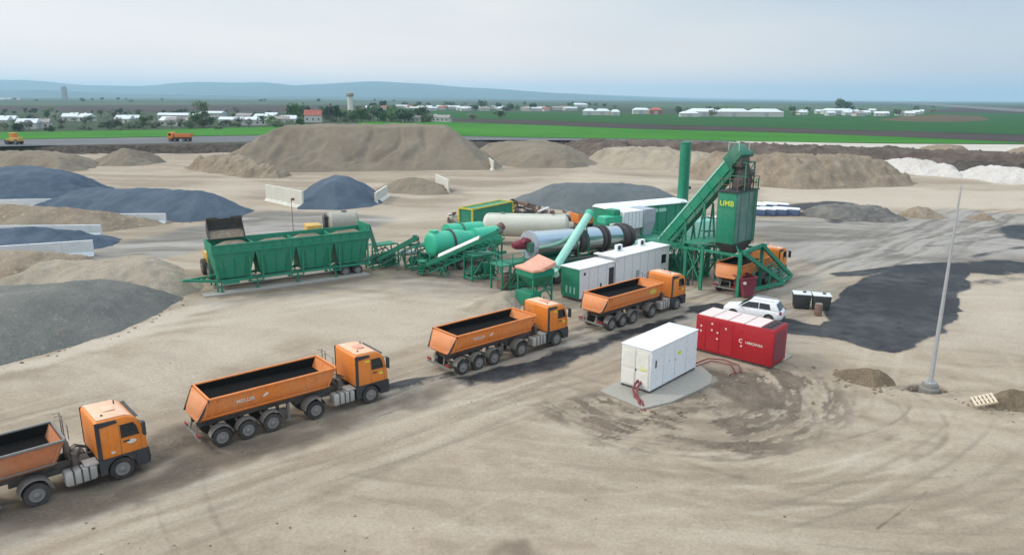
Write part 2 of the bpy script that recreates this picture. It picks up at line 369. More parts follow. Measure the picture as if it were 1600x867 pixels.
# dark wet mud
mud_shade = zone([(860, 655), (930, 600), (1000, 645), (1040, 622), (1120, 592), (1128, 578), (1210, 592), (1240, 622), (1225, 655), (1150, 690), (1040, 700), (940, 680)], 1.6, 0.45, 3.0, 0.45, 30)
mud_shade = mxm(mud_shade, zone([(1090, 570), (1130, 575), (1210, 600), (1230, 640), (1130, 640), (1118, 610), (1080, 635), (1010, 655), (985, 640), (1110, 596)], 0.8, 0.85, 1.5, 0.5, 31))
mud_shade = mxm(mud_shade, strip([(150, 745), (240, 705), (300, 680), (345, 668)], 3.0, 1.2, 0.95, 0.9, 32))
mud_shade = mxm(mud_shade, strip([(-60, 800), (60, 806), (200, 770), (330, 715), (420, 690)], 2.6, 1.2, 0.75, 1.0, 33))
mud_shade = mxm(mud_shade, zone([(-60, 800), (40, 810), (90, 835), (-60, 860)], 1.5, 0.6, 1.0, 0.4, 34))
mud_shade = mxm(mud_shade, strip([(430, 700), (560, 650), (700, 605)], 2.2, 1.2, 0.62, 1.0, 35))
mud_shade = mxm(mud_shade, strip([(1370, 826), (1410, 797), (1448, 768)], 0.10, 0.14, 0.9, 0.12, 36))
mud_shade = mxm(mud_shade, zone([(760, 850), (830, 840), (850, 880), (740, 880)], 0.6, 0.55, 0.8, 0.6, 37))
mud_shade = mxm(mud_shade, zone([(1290, 590), (1400, 612), (1470, 618), (1510, 625), (1500, 612), (1400, 598)], 0.5, 0.45, 0.4, 0.6, 38))
# trodden dirt plus painted-in shade under the machines and feed bins
mud_shade = mxm(mud_shade, zone([(600, 405), (700, 395), (830, 390), (1000, 395), (1110, 400), (1240, 440), (1170, 470), (1090, 445), (920, 470), (800, 452), (700, 440), (610, 430)], 2.0, 0.52, 2.2, 0.3, 39))
mud_shade = mxm(mud_shade, zone([(330, 470), (350, 440), (570, 410), (600, 430), (560, 440), (440, 456)], 0.8, 0.55, 0.8, 0.4, 29))
# pale dust
pale = strip([(-40, 585), (60, 566), (110, 552), (200, 525), (262, 497), (330, 478)], 2.6, 1.2, 0.9, 1.0, 40)
pale = mxm(pale, zone([(360, 330), (430, 318), (700, 325), (720, 300), (920, 268), (1060, 280), (1060, 315), (850, 320), (700, 350), (560, 345)], 5, 0.55, 6, 0.08, 41))
pale = mxm(pale, zone([(1180, 292), (1400, 292), (1640, 300), (1640, 330), (1400, 325), (1200, 315)], 3, 0.75, 4, 0.08, 42))
pale = mxm(pale, zone([(330, 478), (600, 450), (760, 470), (700, 540), (600, 560), (480, 545), (300, 600), (120, 640), (40, 600), (200, 540)], 3, 0.55, 4.0, 0.2, 48))
pale = mxm(pale, zone([(620, 560), (900, 560), (820, 640), (700, 700), (560, 740), (520, 690)], 2, 0.35, 3.0, 0.25, 49))
pale = mxm(pale, zone([(680, 480), (820, 445), (810, 480), (770, 490)], 1, 0.7, 1.2, 0.3, 43))
pale = mxm(pale, zone([(1510, 435), (1640, 425), (1640, 560), (1500, 540), (1480, 560), (1300, 570), (1340, 550), (1440, 550), (1500, 500)], 2.5, 0.6, 2.5, 0.2, 44))
pale = mxm(pale, strip([(880, 540), (970, 506), (1080, 478)], 1.0, 0.6, 0.6, 0.6, 45))
pale = mxm(pale, zone([(150, 330), (380, 262), (430, 290), (350, 330)], 6, 0.5, 6, 0.08, 46))
pale = mxm(pale, strip([(1400, 262), (1480, 272), (1570, 288)], 5, 2, 0.8, 2, 47))
# tyre streaks: rings swept round the white cabinet, lines along the truck lane
bx, by = 10.0, 41.5
rr = np.hypot(Xg - bx, (Yg - by)); an = np.arctan2(Yg - by, Xg - bx)
wx = 9.0 * (fbm(Xg * 0.07, Yg * 0.07, 3, 50) - 0.5)
ring = 0.35 * fbm(rr * 0.7 + wx, an * 2.6 + 0.15 * wx, 5, 51, 0.68) + 0.65 * fbm(Xg * 0.16 + 0.35 * wx, Yg * 0.7 + 0.12 * Xg + 0.3 * wx, 5, 54, 0.68)
ca, sa = math.cos(rad(41)), math.sin(rad(41))
al, ac = Xg * ca + Yg * sa, -Xg * sa + Yg * ca
lane = fbm(al * 0.13 + 0.4 * wx, ac * 1.1 + 0.5 * wx, 5, 52, 0.66)
far = fbm(Xg * 0.045 + 0.1 * Yg, Yg * 0.22 + 0.3 * wx, 5, 53, 0.66)
wl = np.exp(-((ac - 33.5) / 7.0) ** 2); wr = (1 - wl) * sstep(38, 14, rr)
track = wl * lane + wr * ring + (1 - wl - wr) * far
rut = np.zeros_like(Xg)
random.seed(3)
for k in range(30):
    r0 = random.uniform(2.6, 7.6); cxr, cyr = bx + random.uniform(-3, 5), by + random.uniform(-3.5, 1)
    q = np.hypot(Xg - cxr, Yg - cyr); a0 = random.uniform(-2.6, 0.2); w = random.uniform(0.35, 1.1)
    aa = np.arctan2(Yg - cyr, Xg - cxr)
    wgl = r0 + 0.5 * np.sin(aa * 3 + k)
    wd_ = random.uniform(0.16, 0.34); m = random.uniform(0.35, 0.9) * (np.exp(-((q - wgl) / wd_) ** 2) + np.exp(-((q - wgl - 2.0) / wd_) ** 2))
    rut = mxm(rut, m * sstep(w, w * 0.5, np.abs(aa - a0)))
for o in (-1.05, 1.05):
    rut = mxm(rut, 0.8 * np.exp(-((ac - 33.9 - o + 0.5 * np.sin(al * 0.08)) / 0.28) ** 2) * sstep(66, 58, al) * sstep(-2, 6, al))
marks = np.zeros_like(Xg)
def wheelmark(dist, along_mask, wdt, amp, gap=2.0):
    global marks
    m = np.exp(-((dist - gap / 2) / wdt) ** 2) + np.exp(-((dist + gap / 2) / wdt) ** 2)
    marks = marks + amp * m * along_mask
brk = 0.25 + 1.3 * fbm(Xg * 0.22, Yg * 0.22, 3, 61)
for k in range(34):                       # sweeping turns in front of the cabinet
    cxr, cyr = bx + random.uniform(-14, 10), by + random.uniform(-5, 14); r0 = random.uniform(10, 34)
    q = np.hypot(Xg - cxr, (Yg - cyr) * random.uniform(0.9, 1.5)); aa = np.arctan2(Yg - cyr, Xg - cxr); a0 = random.uniform(-2.5, -0.5); w = random.uniform(0.25, 0.7)
    wheelmark(q - r0 + 0.7 * np.sin(aa * 4 + k), sstep(w, w * 0.4, np.abs(aa - a0)), random.uniform(0.10, 0.26), random.choice([-0.5, -0.35, 0.3, 0.4]))
for k in range(26):                       # along the truck lane
    o = random.gauss(33.5, 5.5); a0 = random.uniform(-5, 60); w = random.uniform(8, 26)
    wheelmark(ac - o + random.uniform(.3, 1.2) * np.sin(al * random.uniform(.05, .12) + k) + 0.004 * (al - a0) ** 2 * random.uniform(-1, 1), sstep(w, w * 0.5, np.abs(al - a0)), random.uniform(0.12, 0.26), random.choice([-0.6, -0.45, -0.3, 0.35]))
for k in range(30):                       # black streaks dragged out of the bitumen spill
    a_ = rad(random.gauss(14, 12)); o = random.uniform(64, 108); x0 = random.uniform(38, 92); w = random.uniform(6, 22)
    L_ = (Xg - x0) * math.cos(a_) + (Yg - o) * math.sin(a_); D_ = -(Xg - x0) * math.sin(a_) + (Yg - o) * math.cos(a_) + 0.012 * random.uniform(-1, 1) * ((Xg - x0) ** 2)
    m = np.exp(-(D_ / random.uniform(.3, 1.5)) ** 2) * sstep(w, w * .3, np.abs(L_))
    tar = mxm(tar, m * random.uniform(.25, .62) * (0.3 + 1.1 * fbm(Xg * .3, Yg * .5, 3, 62)) * (Xg > 26))
for k in range(44):                       # lorry tracks across the wide yard
    a_ = rad(random.gauss(8, 16)); o = random.uniform(52, 165); a0 = random.uniform(-60, 70); w = random.uniform(15, 45)
    L_ = Xg * math.cos(a_) + (Yg - o) * math.sin(a_); D_ = -Xg * math.sin(a_) + (Yg - o) * math.cos(a_)
    wheelmark(D_ + 0.006 * random.uniform(-1, 1) * (L_ - a0) ** 2, sstep(w, w * 0.5, np.abs(L_ - a0)), random.uniform(0.25, 0.6), random.choice([-0.5, -0.35, 0.35, 0.45]))
marks = np.clip(marks * brk, -1, 1)
rut *= (0.4 + 0.9 * fbm(Xg * 0.5, Yg * 0.5, 3, 60))
mud_shade = mxm(mud_shade, np.clip(rut, 0, 1) * 0.72)

chn = fbm(rr * 1.25 + 0.35 * wx, an * 2.6 + 0.05 * wx, 5, 63, 0.72)
win = sstep(2.0, 4.0, rr) * sstep(12.5, 7.5, rr) * sstep(-3.0, -2.6, an) * sstep(0.75, 0.2, an)
mud_shade = mxm(mud_shade, 1.05 * sstep(0.45, 0.60, chn) * win * (0.35 + 0.9 * fbm(Xg * 0.35, Yg * 0.35, 3, 64)))
Zx = 0.06 * win * (chn - 0.5)
soil = np.clip(np.where(Yg > 20, sstep(-0.02, 0.12, (Yg - yb) / np.maximum(yt - yb, 4) + (fbm(Xg * 0.09, Yg * 0.09, 4, 70) - 0.5) * 0.3), 0), 0, 1)
veg = np.where(Yg > 20, sstep(2, 6, Yg - yt), 0)
lump = fbm(Xg * 0.16, Yg * 0.16, 4, 80) - 0.5
Zg = zl + np.where(Yg > 5, 3.2 * lump * np.clip(kb * (1 - kb) * 4, 0, 1) * (Xg / np.maximum(Yg, 1) > 0.05), 0) + 0.8 * lump * np.clip(kb * (1 - kb) * 4, 0, 1)
near = (1 - kb)
Zg = Zg + near * (0.10 * (fbm(Xg * 0.12, Yg * 0.12, 3, 81) - 0.5) + 0.05 * (track - 0.5) + 0.05 * (fbm(Xg * 1.6, Yg * 1.6, 3, 82) - 0.5)) * sstep(12, 24, Yg)
Zg = Zg + Zx * 2.0 - 0.07 * rut - 0.02 * np.abs(marks) + 0.06 * sstep(0.3, 0.8, tar) * near
dp = np.hypot((Xg - POLE.x) / 1.35, (Yg - POLE.y - 0.1) / 0.75)
Zg = Zg - 0.65 * sstep(1.0, 0.75, dp + 0.2 * (fbm(Xg * 2, Yg * 2, 2, 5) - 0.5))
mud_shade = mxm(mud_shade, 0.9 * sstep(1.05, 0.8, dp))

nr, nc = Xg.shape
me = bpy.data.meshes.new('ground')
me.vertices.add(nr * nc)
me.vertices.foreach_set('co', np.stack([Xg, Yg, Zg], -1).astype(np.float32).ravel())
idx = np.arange(nr * nc).reshape(nr, nc)
q = np.stack([idx[:-1, :-1], idx[:-1, 1:], idx[1:, 1:], idx[1:, :-1]], -1).reshape(-1, 4)
me.loops.add(q.size); me.loops.foreach_set('vertex_index', q.ravel().astype(np.int32))
me.polygons.add(len(q)); me.polygons.foreach_set('loop_start', (np.arange(len(q)) * 4).astype(np.int32)); me.polygons.foreach_set('loop_total', np.full(len(q), 4, np.int32))
me.update(); me.polygons.foreach_set('use_smooth', np.ones(len(q), bool))
for nm, ch in (('wear', (tar, mud_shade, pale, grey)), ('zone', (veg, soil, track, 0.5 + 0.5 * marks))):
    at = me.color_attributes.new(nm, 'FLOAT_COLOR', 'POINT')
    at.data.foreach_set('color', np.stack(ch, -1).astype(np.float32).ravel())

m, t, b = new_mat('site_ground')
g = t.nodes.new('ShaderNodeNewGeometry'); v = g.outputs['Position']
def attr(nm):
    a = t.nodes.new('ShaderNodeAttribute'); a.attribute_name = nm
    s = t.nodes.new('ShaderNodeSeparateColor'); t.links.new(a.outputs['Color'], s.inputs[0])
    return s.outputs[0], s.outputs[1], s.outputs[2], a.outputs['Alpha']
tar_, mud_shade_, pale_, grey_ = attr('wear'); veg_, soil_, track_, near_ = attr('zone')
n1 = noise(t, 0.09, 6, 0.6, v); n2 = noise(t, 0.7, 6, 0.62, v); n3 = noise(t, 6.0, 4, 0.7, v); n4 = noise(t, 30.0, 2, 0.6, v)
ragged = math_(t, 'ADD', math_(t, 'MULTIPLY', math_(t, 'SUBTRACT', n2, 0.5), 0.9), math_(t, 'MULTIPLY', math_(t, 'SUBTRACT', n3, 0.5), 0.6))
def edge(mask, p0, p1, k=1.0):
    return ramp(t, math_(t, 'ADD', mask, math_(t, 'MULTIPLY', ragged, k)), p0, p1)
c = mixc(t, ramp(t, n1, 0.35, 0.65), (0.362, 0.286, 0.210), (0.298, 0.236, 0.172))
c = mixc(t, math_(t, 'MULTIPLY', ramp(t, track_, 0.45, 0.70), 0.55), c, (0.44, 0.372, 0.292))
c = mixc(t, math_(t, 'MULTIPLY', ramp(t, track_, 0.26, 0.50, (1, 1, 1), (0, 0, 0)), 0.55), c, (0.215, 0.168, 0.12))
c = mixc(t, math_(t, 'MULTIPLY', ramp(t, n2, 0.52, 0.75), 0.5), c, (0.225, 0.176, 0.125))
c = mixc(t, math_(t, 'MULTIPLY', ramp(t, near_, 0.52, 0.85), 0.55), c, (0.48, 0.415, 0.33))
c = mixc(t, math_(t, 'MULTIPLY', ramp(t, near_, 0.15, 0.48, (1, 1, 1), (0, 0, 0)), 0.65), c, (0.20, 0.162, 0.122))
c = mixc(t, math_(t, 'MULTIPLY', edge(pale_, 0.25, 0.8, 0.6), 0.8), c, (0.48, 0.405, 0.32))
c = mixc(t, math_(t, 'MULTIPLY', edge(grey_, 0.25, 0.85, 0.8), 0.75), c, mixc(t, ramp(t, track_, 0.35, 0.62), (0.125, 0.12, 0.112), (0.30, 0.285, 0.265)))
c = mixc(t, math_(t, 'MULTIPLY', edge(mud_shade_, 0.28, 0.75, 1.1), 0.9), c, mixc(t, ramp(t, math_(t, 'ADD', math_(t, 'MULTIPLY', n2, 0.65), math_(t, 'MULTIPLY', n3, 0.35)), 0.36, 0.62), (0.062, 0.046, 0.034), (0.185, 0.142, 0.105)))
c = mixc(t, math_(t, 'MULTIPLY', edge(tar_, 0.34, 0.70, 0.8), 0.96), c, mixc(t, ramp(t, math_(t, 'ADD', math_(t, 'MULTIPLY', n1, 0.55), math_(t, 'MULTIPLY', n2, 0.45)), 0.46, 0.64), (0.009, 0.011, 0.015), (0.065, 0.065, 0.066)))
c = mixc(t, edge(soil_, 0.35, 0.6, 0.5), c, mixc(t, ramp(t, n2, 0.35, 0.68), (0.03, 0.023, 0.018), (0.115, 0.088, 0.069)))
fld = mixc(t, ramp(t, noise(t, 0.012, 5, 0.6, v), 0.38, 0.62), (0.03, 0.06, 0.026), (0.058, 0.072, 0.036))
c = mixc(t, veg_, c, fld)
c = mixc(t, 0.5, c, ramp(t, math_(t, 'ADD', math_(t, 'MULTIPLY', n3, 0.6), math_(t, 'MULTIPLY', n4, 0.4)), 0.25, 0.75, (0.2,) * 3, (0.8,) * 3), 'OVERLAY')
t.links.new(c, b.inputs['Base Color'])
t.links.new(ramp(t, tar_, 0.3, 0.7, (0.95,) * 3, (0.62,) * 3), b.inputs['Roughness']); b.inputs['Specular IOR Level'].default_value = 0.2
bump(t, b, math_(t, 'ADD', math_(t, 'MULTIPLY', n2, 0.5), math_(t, 'ADD', math_(t, 'MULTIPLY', n3, 0.35), math_(t, 'MULTIPLY', n4, 0.12))), 0.55, 0.12)
me.materials.append(m)
go = bpy.data.objects.new('ground', me); COL.objects.link(go); tag(go, kind='structure')

def gz(x, y):
    return float(lift(np.array([x]), np.array([y]))[0][0])

# ------------------------------------------------------------------ fields, road, hills, haze
def flat_mat(name, c0, c1, rowscale=None, ang=0, scale=0.02):
    m, t, b = new_mat(name); g = t.nodes.new('ShaderNodeNewGeometry')
    mp = t.nodes.new('ShaderNodeMapping'); mp.inputs['Rotation'].default_value = (0, 0, rad(ang)); mp.inputs['Scale'].default_value = (0.15, 1, 1); t.links.new(g.outputs['Position'], mp.inputs['Vector'])
    f = math_(t, 'ADD', math_(t, 'MULTIPLY', noise(t, scale, 6, 0.65, g.outputs['Position']), 0.5), math_(t, 'MULTIPLY', noise(t, 0.12, 4, 0.6, mp.outputs['Vector']), 0.5))
    t.links.new(ramp(t, f, 0.36, 0.64, c0, c1), b.inputs['Base Color']); b.inputs['Roughness'].default_value = 0.95; b.inputs['Specular IOR Level'].default_value = 0.1
    return m
def sheet(name, pixels, z, mat, sub=12):
    pts = [spot(px, py, z) for px, py in pixels]
    mb = MB(); mb.add(pts, [tuple(range(len(pts)))])
    o = mb.build(name, mat); tag(o, kind='structure'); return o
G_BRIGHT = flat_mat('young_wheat', (0.028, 0.135, 0.010), (0.055, 0.205, 0.020))
G_MID = flat_mat('green_crop', (0.014, 0.070, 0.014), (0.028, 0.100, 0.022))
G_DARK = flat_mat('rough_pasture', (0.0310, 0.0527, 0.0248), (0.0620, 0.0806, 0.0434))
G_FAR = flat_mat('distant_crop', (0.0420, 0.0840, 0.0350), (0.0980, 0.1260, 0.0700))
PLOW = flat_mat('ploughed_soil', (0.0425, 0.0340, 0.0306), (0.0723, 0.0561, 0.0476))
PLOWB = flat_mat('brown_stubble', (0.075, 0.06, 0.035), (0.13, 0.095, 0.05))
ROADM = flat_mat('grey_road', (0.12, 0.122, 0.13), (0.175, 0.172, 0.172))
PALER = flat_mat('pale_dirt_road', (0.42, 0.37, 0.31), (0.56, 0.50, 0.43))
zz = FIELD_Z
sheet('field', [(-300, 222), (0, 218), (240, 214), (420, 211), (520, 209), (520, 196), (240, 203), (0, 207), (-300, 210)], zz + .10, G_BRIGHT)
sheet('field', [(560, 210), (700, 212), (830, 215), (1000, 217), (1200, 221.5), (1420, 224), (1600, 224.6), (1900, 226), (1900, 225), (1600, 223), (1400, 214), (1200, 207), (1000, 202), (830, 195.5), (700, 191), (560, 190)], zz + .10, G_BRIGHT)
sheet('field', [(690, 189), (830, 195), (1000, 201.7), (1200, 206.7), (1400, 213.7), (1600, 222.6), (1900, 224.7), (1900, 217), (1600, 211), (1400, 205), (1200, 200), (1000, 194), (830, 188), (690, 185)], zz + .06, PLOW)
sheet('field', [(560, 184.5), (690, 184.7), (830, 187.7), (1000, 193.7), (1200, 199.7), (1400, 204.7), (1600, 210.7), (1900, 216.5), (1900, 186), (1600, 184), (1400, 184), (1200, 182), (1000, 178.5), (830, 175.5), (640, 173.5), (560, 178)], zz + .08, G_MID)
sheet('field', [(-300, 207), (0, 205.5), (240, 202), (420, 198), (560, 189.5), (560, 180), (400, 176), (200, 176), (0, 178), (-300, 180)], zz + .03, G_DARK)
sheet('field', [(-300, 178), (0, 172), (200, 175.5), (400, 175.7), (556, 177), (640, 172), (640, 165), (420, 164.5), (200, 164.8), (0, 166), (-300, 168)], zz + .05, PLOW)
sheet('field', [(-300, 166.5), (0, 164.6), (200, 164.0), (420, 163.7), (640, 164.2), (640, 160.5), (200, 160.8), (-300, 161)], zz + .05, G_FAR)
sheet('field', [(-300, 160), (200, 160), (640, 160), (640, 158), (-300, 157.5)], zz + .05, G_DARK)
sheet('field', [(640, 171.5), (830, 174), (1000, 177.5), (1200, 181), (1200, 172), (1000, 169), (830, 166), (640, 164)], zz + .03, G_DARK)
sheet('field', [(1200, 181), (1400, 183.5), (1600, 183.5), (1900, 185), (1900, 178), (1600, 178), (1400, 176), (1200, 172)], zz + .05, G_MID)
sheet('field', [(1372, 188), (1440, 190.5), (1500, 191), (1550, 188), (1530, 181.5), (1470, 179), (1410, 182)], zz + .12, PLOWB)
sheet('field', [(1000, 168), (1200, 171.5), (1400, 175.5), (1440, 170), (1400, 166.5), (1200, 164.5), (1000, 162)], zz + .05, G_FAR)
sheet('field', [(1450, 175), (1600, 177.7), (1900, 177.7), (1900, 171), (1600, 168.5), (1500, 167)], zz + .06, PLOW)
sheet('road', [(-300, 233), (0, 229), (240, 224.3), (420, 221), (600, 218.5), (760, 219), (880, 219.5), (1000, 221), (1100, 222), (1220, 224.5), (1220, 221.8), (1000, 217.6), (830, 215.4), (700, 212.6), (560, 210.4), (420, 211.5), (240, 214.6), (0, 218.6), (-300, 222.6)], zz + .02, ROADM)
sheet('dirt_road', [(1150, 224), (1300, 229), (1400, 232), (1600, 238), (1900, 247), (1900, 229), (1600, 226), (1400, 225), (1300, 223.5), (1150, 220.5)], zz + .04, PALER)
# motorway embankment running off to the right
p0, p1 = spot(1400, 160.6, zz), spot(1620, 176, zz)
mb = MB(); d = (p1 - p0).normalized(); nrm = Vector((-d.y, d.x, 0))
prof = [(-11, 0), (-7, 3.4), (7, 3.4), (11, 0)]
mb.loft([[p + nrm * a + Vector((0, 0, h)) for a, h in prof] for p in (p0, p1, p1 + d * 300)], True, True)
o = mb.build('motorway_embankment', ROADM); tag(o, kind='structure')

# hills beyond the plain
def hill(name, D, prof, depth, col, seed):
    m = earth(name + '_cover', col, tuple(x * 1.35 for x in col), 0.0025, 0.02, 0.0)
    px = np.array([p[0] for p in prof], float); h = np.array([p[1] for p in prof], float)
    xs = np.linspace(px[0], px[-1], 200); hs = np.interp(xs, px, h)
    k = np.hanning(7); k /= k.sum(); hs = np.convolve(np.pad(hs, 3, 'edge'), k, 'valid')
    X = (xs - CX) / FPX * D; top = hs / FPX * D * 1.14
    V = np.linspace(0, 1, 22); vs_ = []
    for v_ in V:
        s_ = math.sin(math.pi * v_) ** 0.8
        yy = D + (v_ - 0.5) * depth + 0 * X
        r = fbm(X * 0.0011 + 3, yy * 0.0011 + seed, 4, seed)
        zh = top * s_ * (0.9 + 0.25 * (r - 0.5)) + 2
        vs_.append(np.stack([X * yy / D, yy, zh], -1))
    mb = MB(); mb.loft([list(map(tuple, r)) for r in vs_], False, False, closed=False)
    o = mb.build(name, m); tag(o, kind='structure'); return o
HB = 153.5
def pr(l): return [(x, max(0.2, (HB + (x - 800) * 0.0058) - yv)) for x, yv in l]
hill('hills', 9500, pr([(-500, 138), (-200, 128), (0, 124), (60, 125.5), (150, 133), (230, 134), (290, 130), (330, 128.5), (370, 129.5), (425, 129), (470, 135), (530, 131), (580, 127), (605, 126.5), (640, 129), (720, 136), (800, 141), (880, 146), (960, 150), (1040, 153.2), (1100, 155)]), 2600, (0.035, 0.06, 0.035), 1)
hill('hills', 12500, pr([(-600, 137), (100, 133), (200, 138), (640, 142), (760, 142), (830, 143.5), (900, 146), (960, 149), (1020, 150.5), (1100, 153), (1250, 155.5)]), 2000, (0.04, 0.06, 0.04), 9)
hill('hills', 6500, pr([(-500, 141), (-100, 140), (100, 139.5), (200, 144), (340, 147), (430, 148.5), (560, 149), (700, 150.5), (820, 152.8)]), 1500, (0.035, 0.055, 0.04), 5)

m = bpy.data.materials.new('haze'); m.use_nodes = True; m.node_tree.nodes.clear()
o_ = m.node_tree.nodes.new('ShaderNodeOutputMaterial'); pv = m.node_tree.nodes.new('ShaderNodeVolumePrincipled')
pv.inputs['Density'].default_value = HAZE_DENSITY; pv.inputs['Color'].default_value = (0.55, 0.80, 1.0, 1); pv.inputs['Anisotropy'].default_value = 0.2
m.node_tree.links.new(pv.outputs['Volume'], o_.inputs['Volume'])
hz = MB().box(-45000, 45000, -400, 15600, -3, 255).build('haze', m, smooth=False); tag(hz, kind='stuff')

# ------------------------------------------------------------------ loose heaps
def heap(name, foot, top, mat, label, slope=36, rough=0.35, res=None, seed=1, cap=None, wob=1.2, cat='heap', group=None, lip=0.5, base=0.0, fold=0.0):
    P = np.array([(p[0], p[1]) for p in foot], float); lo = P.min(0) - 1.5; hi = P.max(0) + 1.5
    size = (hi - lo).max(); res = res or size / 110
    xs = np.arange(lo[0], hi[0] + res, res); ys = np.arange(lo[1], hi[1] + res, res)
    X, Y = np.meshgrid(xs, ys, indexing='ij')
    f = 1.0 / max(1.2, top * 1.3)
    d = sd_poly(X, Y, [tuple(p) for p in P]) + (fbm(X * f, Y * f, 4, seed) - 0.5) * 2 * wob
    k = math.tan(rad(slope))
    T = top * (0.82 + 0.36 * fbm(X * f * 0.6, Y * f * 0.6, 3, seed + 7)) if cap is None else cap(X, Y)
    z = d * k
    s = lip * top * 0.35
    z = -s * np.log(np.exp(-np.clip(z, -3, 60) / s) + np.exp(-T / s))       # soft minimum
    z = z + rough * (fbm(X * 0.9, Y * 0.9, 4, seed + 20) - 0.5) * np.clip(d / 1.5, 0, 1)
    if fold:
        r_ = np.abs(fbm(X * 0.11 + 2.0 * fbm(X * .05, Y * .05, 2, 3), Y * 0.06, 4, seed + 31) - 0.5)
        z = z - fold * (1 - sstep(0, 0.09, r_)) * np.clip(d / 4, 0, 1) * np.clip((T - z) / 2 + .15, 0, 1) + fold * 1.2 * (fbm(X * .22, Y * .22, 4, seed + 33) - .5) * np.clip(d / 3, 0, 1)
    z = np.maximum(z, -0.5)
    keep = z > -0.3
    nx, ny = X.shape; idx = np.arange(nx * ny).reshape(nx, ny)
    kc = keep[:-1, :-1] | keep[1:, :-1] | keep[:-1, 1:] | keep[1:, 1:]
    q = np.stack([idx[:-1, :-1], idx[1:, :-1], idx[1:, 1:], idx[:-1, 1:]], -1)[kc]
    me = bpy.data.meshes.new(name)
    used = np.unique(q); mp = np.full(nx * ny, -1); mp[used] = np.arange(len(used)); q = mp[q]
    cx_, cy_ = P.mean(0)
    co = np.stack([X - cx_, Y - cy_, z], -1).reshape(-1, 3)[used]
    me.from_pydata(co.tolist(), [], q.tolist()); me.materials.append(mat)
    me.polygons.foreach_set('use_smooth', np.ones(len(q), bool))
    o = bpy.data.objects.new(name, me); COL.objects.link(o); o.location = (cx_, cy_, base)
    tag(o, label, cat, group); return o
SAND = earth('beige_gravel', (0.185, 0.148, 0.107), (0.24, 0.196, 0.145), 0.12, 9, 0.4)
SANDB = earth('brown_gravel', (0.205, 0.155, 0.108), (0.29, 0.23, 0.168), 0.2, 9, 0.5, (0.40, 0.34, 0.27))
SANDP = earth('pale_sand', (0.29, 0.238, 0.178), (0.37, 0.31, 0.24), 0.2, 9, 0.5)
BLUE = earth('blue_grey_stone', (0.066, 0.089, 0.12), (0.098, 0.125, 0.158), 0.2, 9, 0.4)
GREYG = earth('grey_chippings', (0.120, 0.120, 0.109), (0.185, 0.178, 0.156), 0.16, 9, 0.4, (0.23, 0.20, 0.16))
GREYO = earth('slate_chippings', (0.10, 0.115, 0.118), (0.142, 0.153, 0.157), 0.2, 9, 0.4)
WHITEG = earth('white_limestone', (0.47, 0.43, 0.39), (0.58, 0.54, 0.50), 0.1, 4, 0.6, (0.42, 0.36, 0.32))
SOILM = earth('dark_soil', (0.14, 0.105, 0.07), (0.21, 0.16, 0.105), 0.8, 9, 0.9)
SOILD = earth('dark_topsoil', (0.075, 0.055, 0.043), (0.17, 0.13, 0.105), 0.15, 3, 0.9)
DARKH = earth('dark_reclaimed_asphalt', (0.10, 0.095, 0.088), (0.20, 0.185, 0.165), 0.3, 6, 0.6)

heap('gravel_heap', [(-72, 168), (-62, 165), (-40, 169), (-20, 173), (-6, 175), (-3, 183), (-4, 205), (-16, 216), (-60, 213), (-71, 198), (-72, 180)], 10.2, SAND, 'huge flat-topped beige gravel heap towering behind the yard', 35.5, 0.5, seed=11, cap=lambda X, Y: 9.9 + 0.4 * (fbm(X * .1, Y * .1, 3, 4) - .5), wob=1.3, lip=0.07, fold=0.55, res=0.45)
heap('gravel_heap', [(-80, 176), (-68, 163), (-58, 155), (-50, 154), (-49, 160), (-58, 168), (-70, 180)], 4.0, SANDB, 'lumpy brown dumped heap at the left foot of the huge flat-topped heap', 40, 1.6, seed=12, wob=2.0)
heap('gravel_heap', [(-135, 176), (-118, 168), (-103, 164), (-101, 172), (-104, 184), (-120, 190), (-140, 190)], 3.4, SAND, 'low beige heap below the left roadside bank', 32, 0.7, seed=13, wob=2.5)
heap('gravel_heap', [(-108, 182), (-100, 178), (-93, 181), (-92, 192), (-106, 196)], 4.6, SAND, 'second low beige heap with pale crest below the left bank', 34, 0.5, seed=14, wob=2)
heap('stone_heap', [(-100, 112), (-83, 113), (-75, 118), (-71, 126), (-75, 137), (-88, 141), (-104, 138)], 4.5, BLUE, 'blue-grey crushed stone heap at the far left edge', 33, 0.4, seed=15, wob=1.5, lip=0.8)
heap('stone_heap', [(-72, 104), (-64, 103), (-52, 99.5), (-45, 99), (-39, 103), (-40, 110), (-52, 117), (-66, 119), (-74, 113)], 3.5, BLUE, 'long blue-grey stone heap between two white retaining walls at left', 33, 0.4, seed=16, wob=1.2, lip=0.8)
heap('gravel_heap', [(-78, 86), (-63, 87), (-55, 89), (-48, 95), (-47, 98.5), (-56, 99), (-70, 102), (-80, 98)], 3.2, SANDB, 'brown gravel heap between the left retaining walls', 33, 0.4, seed=17, wob=1.2, lip=0.8)
heap('stone_heap', [(-70, 70), (-56, 72), (-50, 75), (-46, 82), (-48, 86), (-60, 85.5), (-72, 82)], 3.0, BLUE, 'blue-grey stone heap spilling past the lower left retaining wall', 30, 0.3, seed=18, wob=1.2, lip=0.9)
heap('gravel_heap', [(-62, 62), (-46, 63), (-41, 68), (-40, 73), (-48, 74.5), (-60, 71)], 2.3, SANDB, 'low brown heap below the nearest left retaining wall', 30, 0.4, seed=19, wob=1.0, lip=0.9)
heap('stone_heap', [(-33.5, 110.8), (-27, 110), (-22.6, 113.6), (-21.4, 119), (-23, 127), (-31, 129), (-38, 124)], 4.4, BLUE, 'domed blue-grey stone heap behind the slotted white wall', 38, 0.3, seed=20, wob=0.5, lip=0.7)
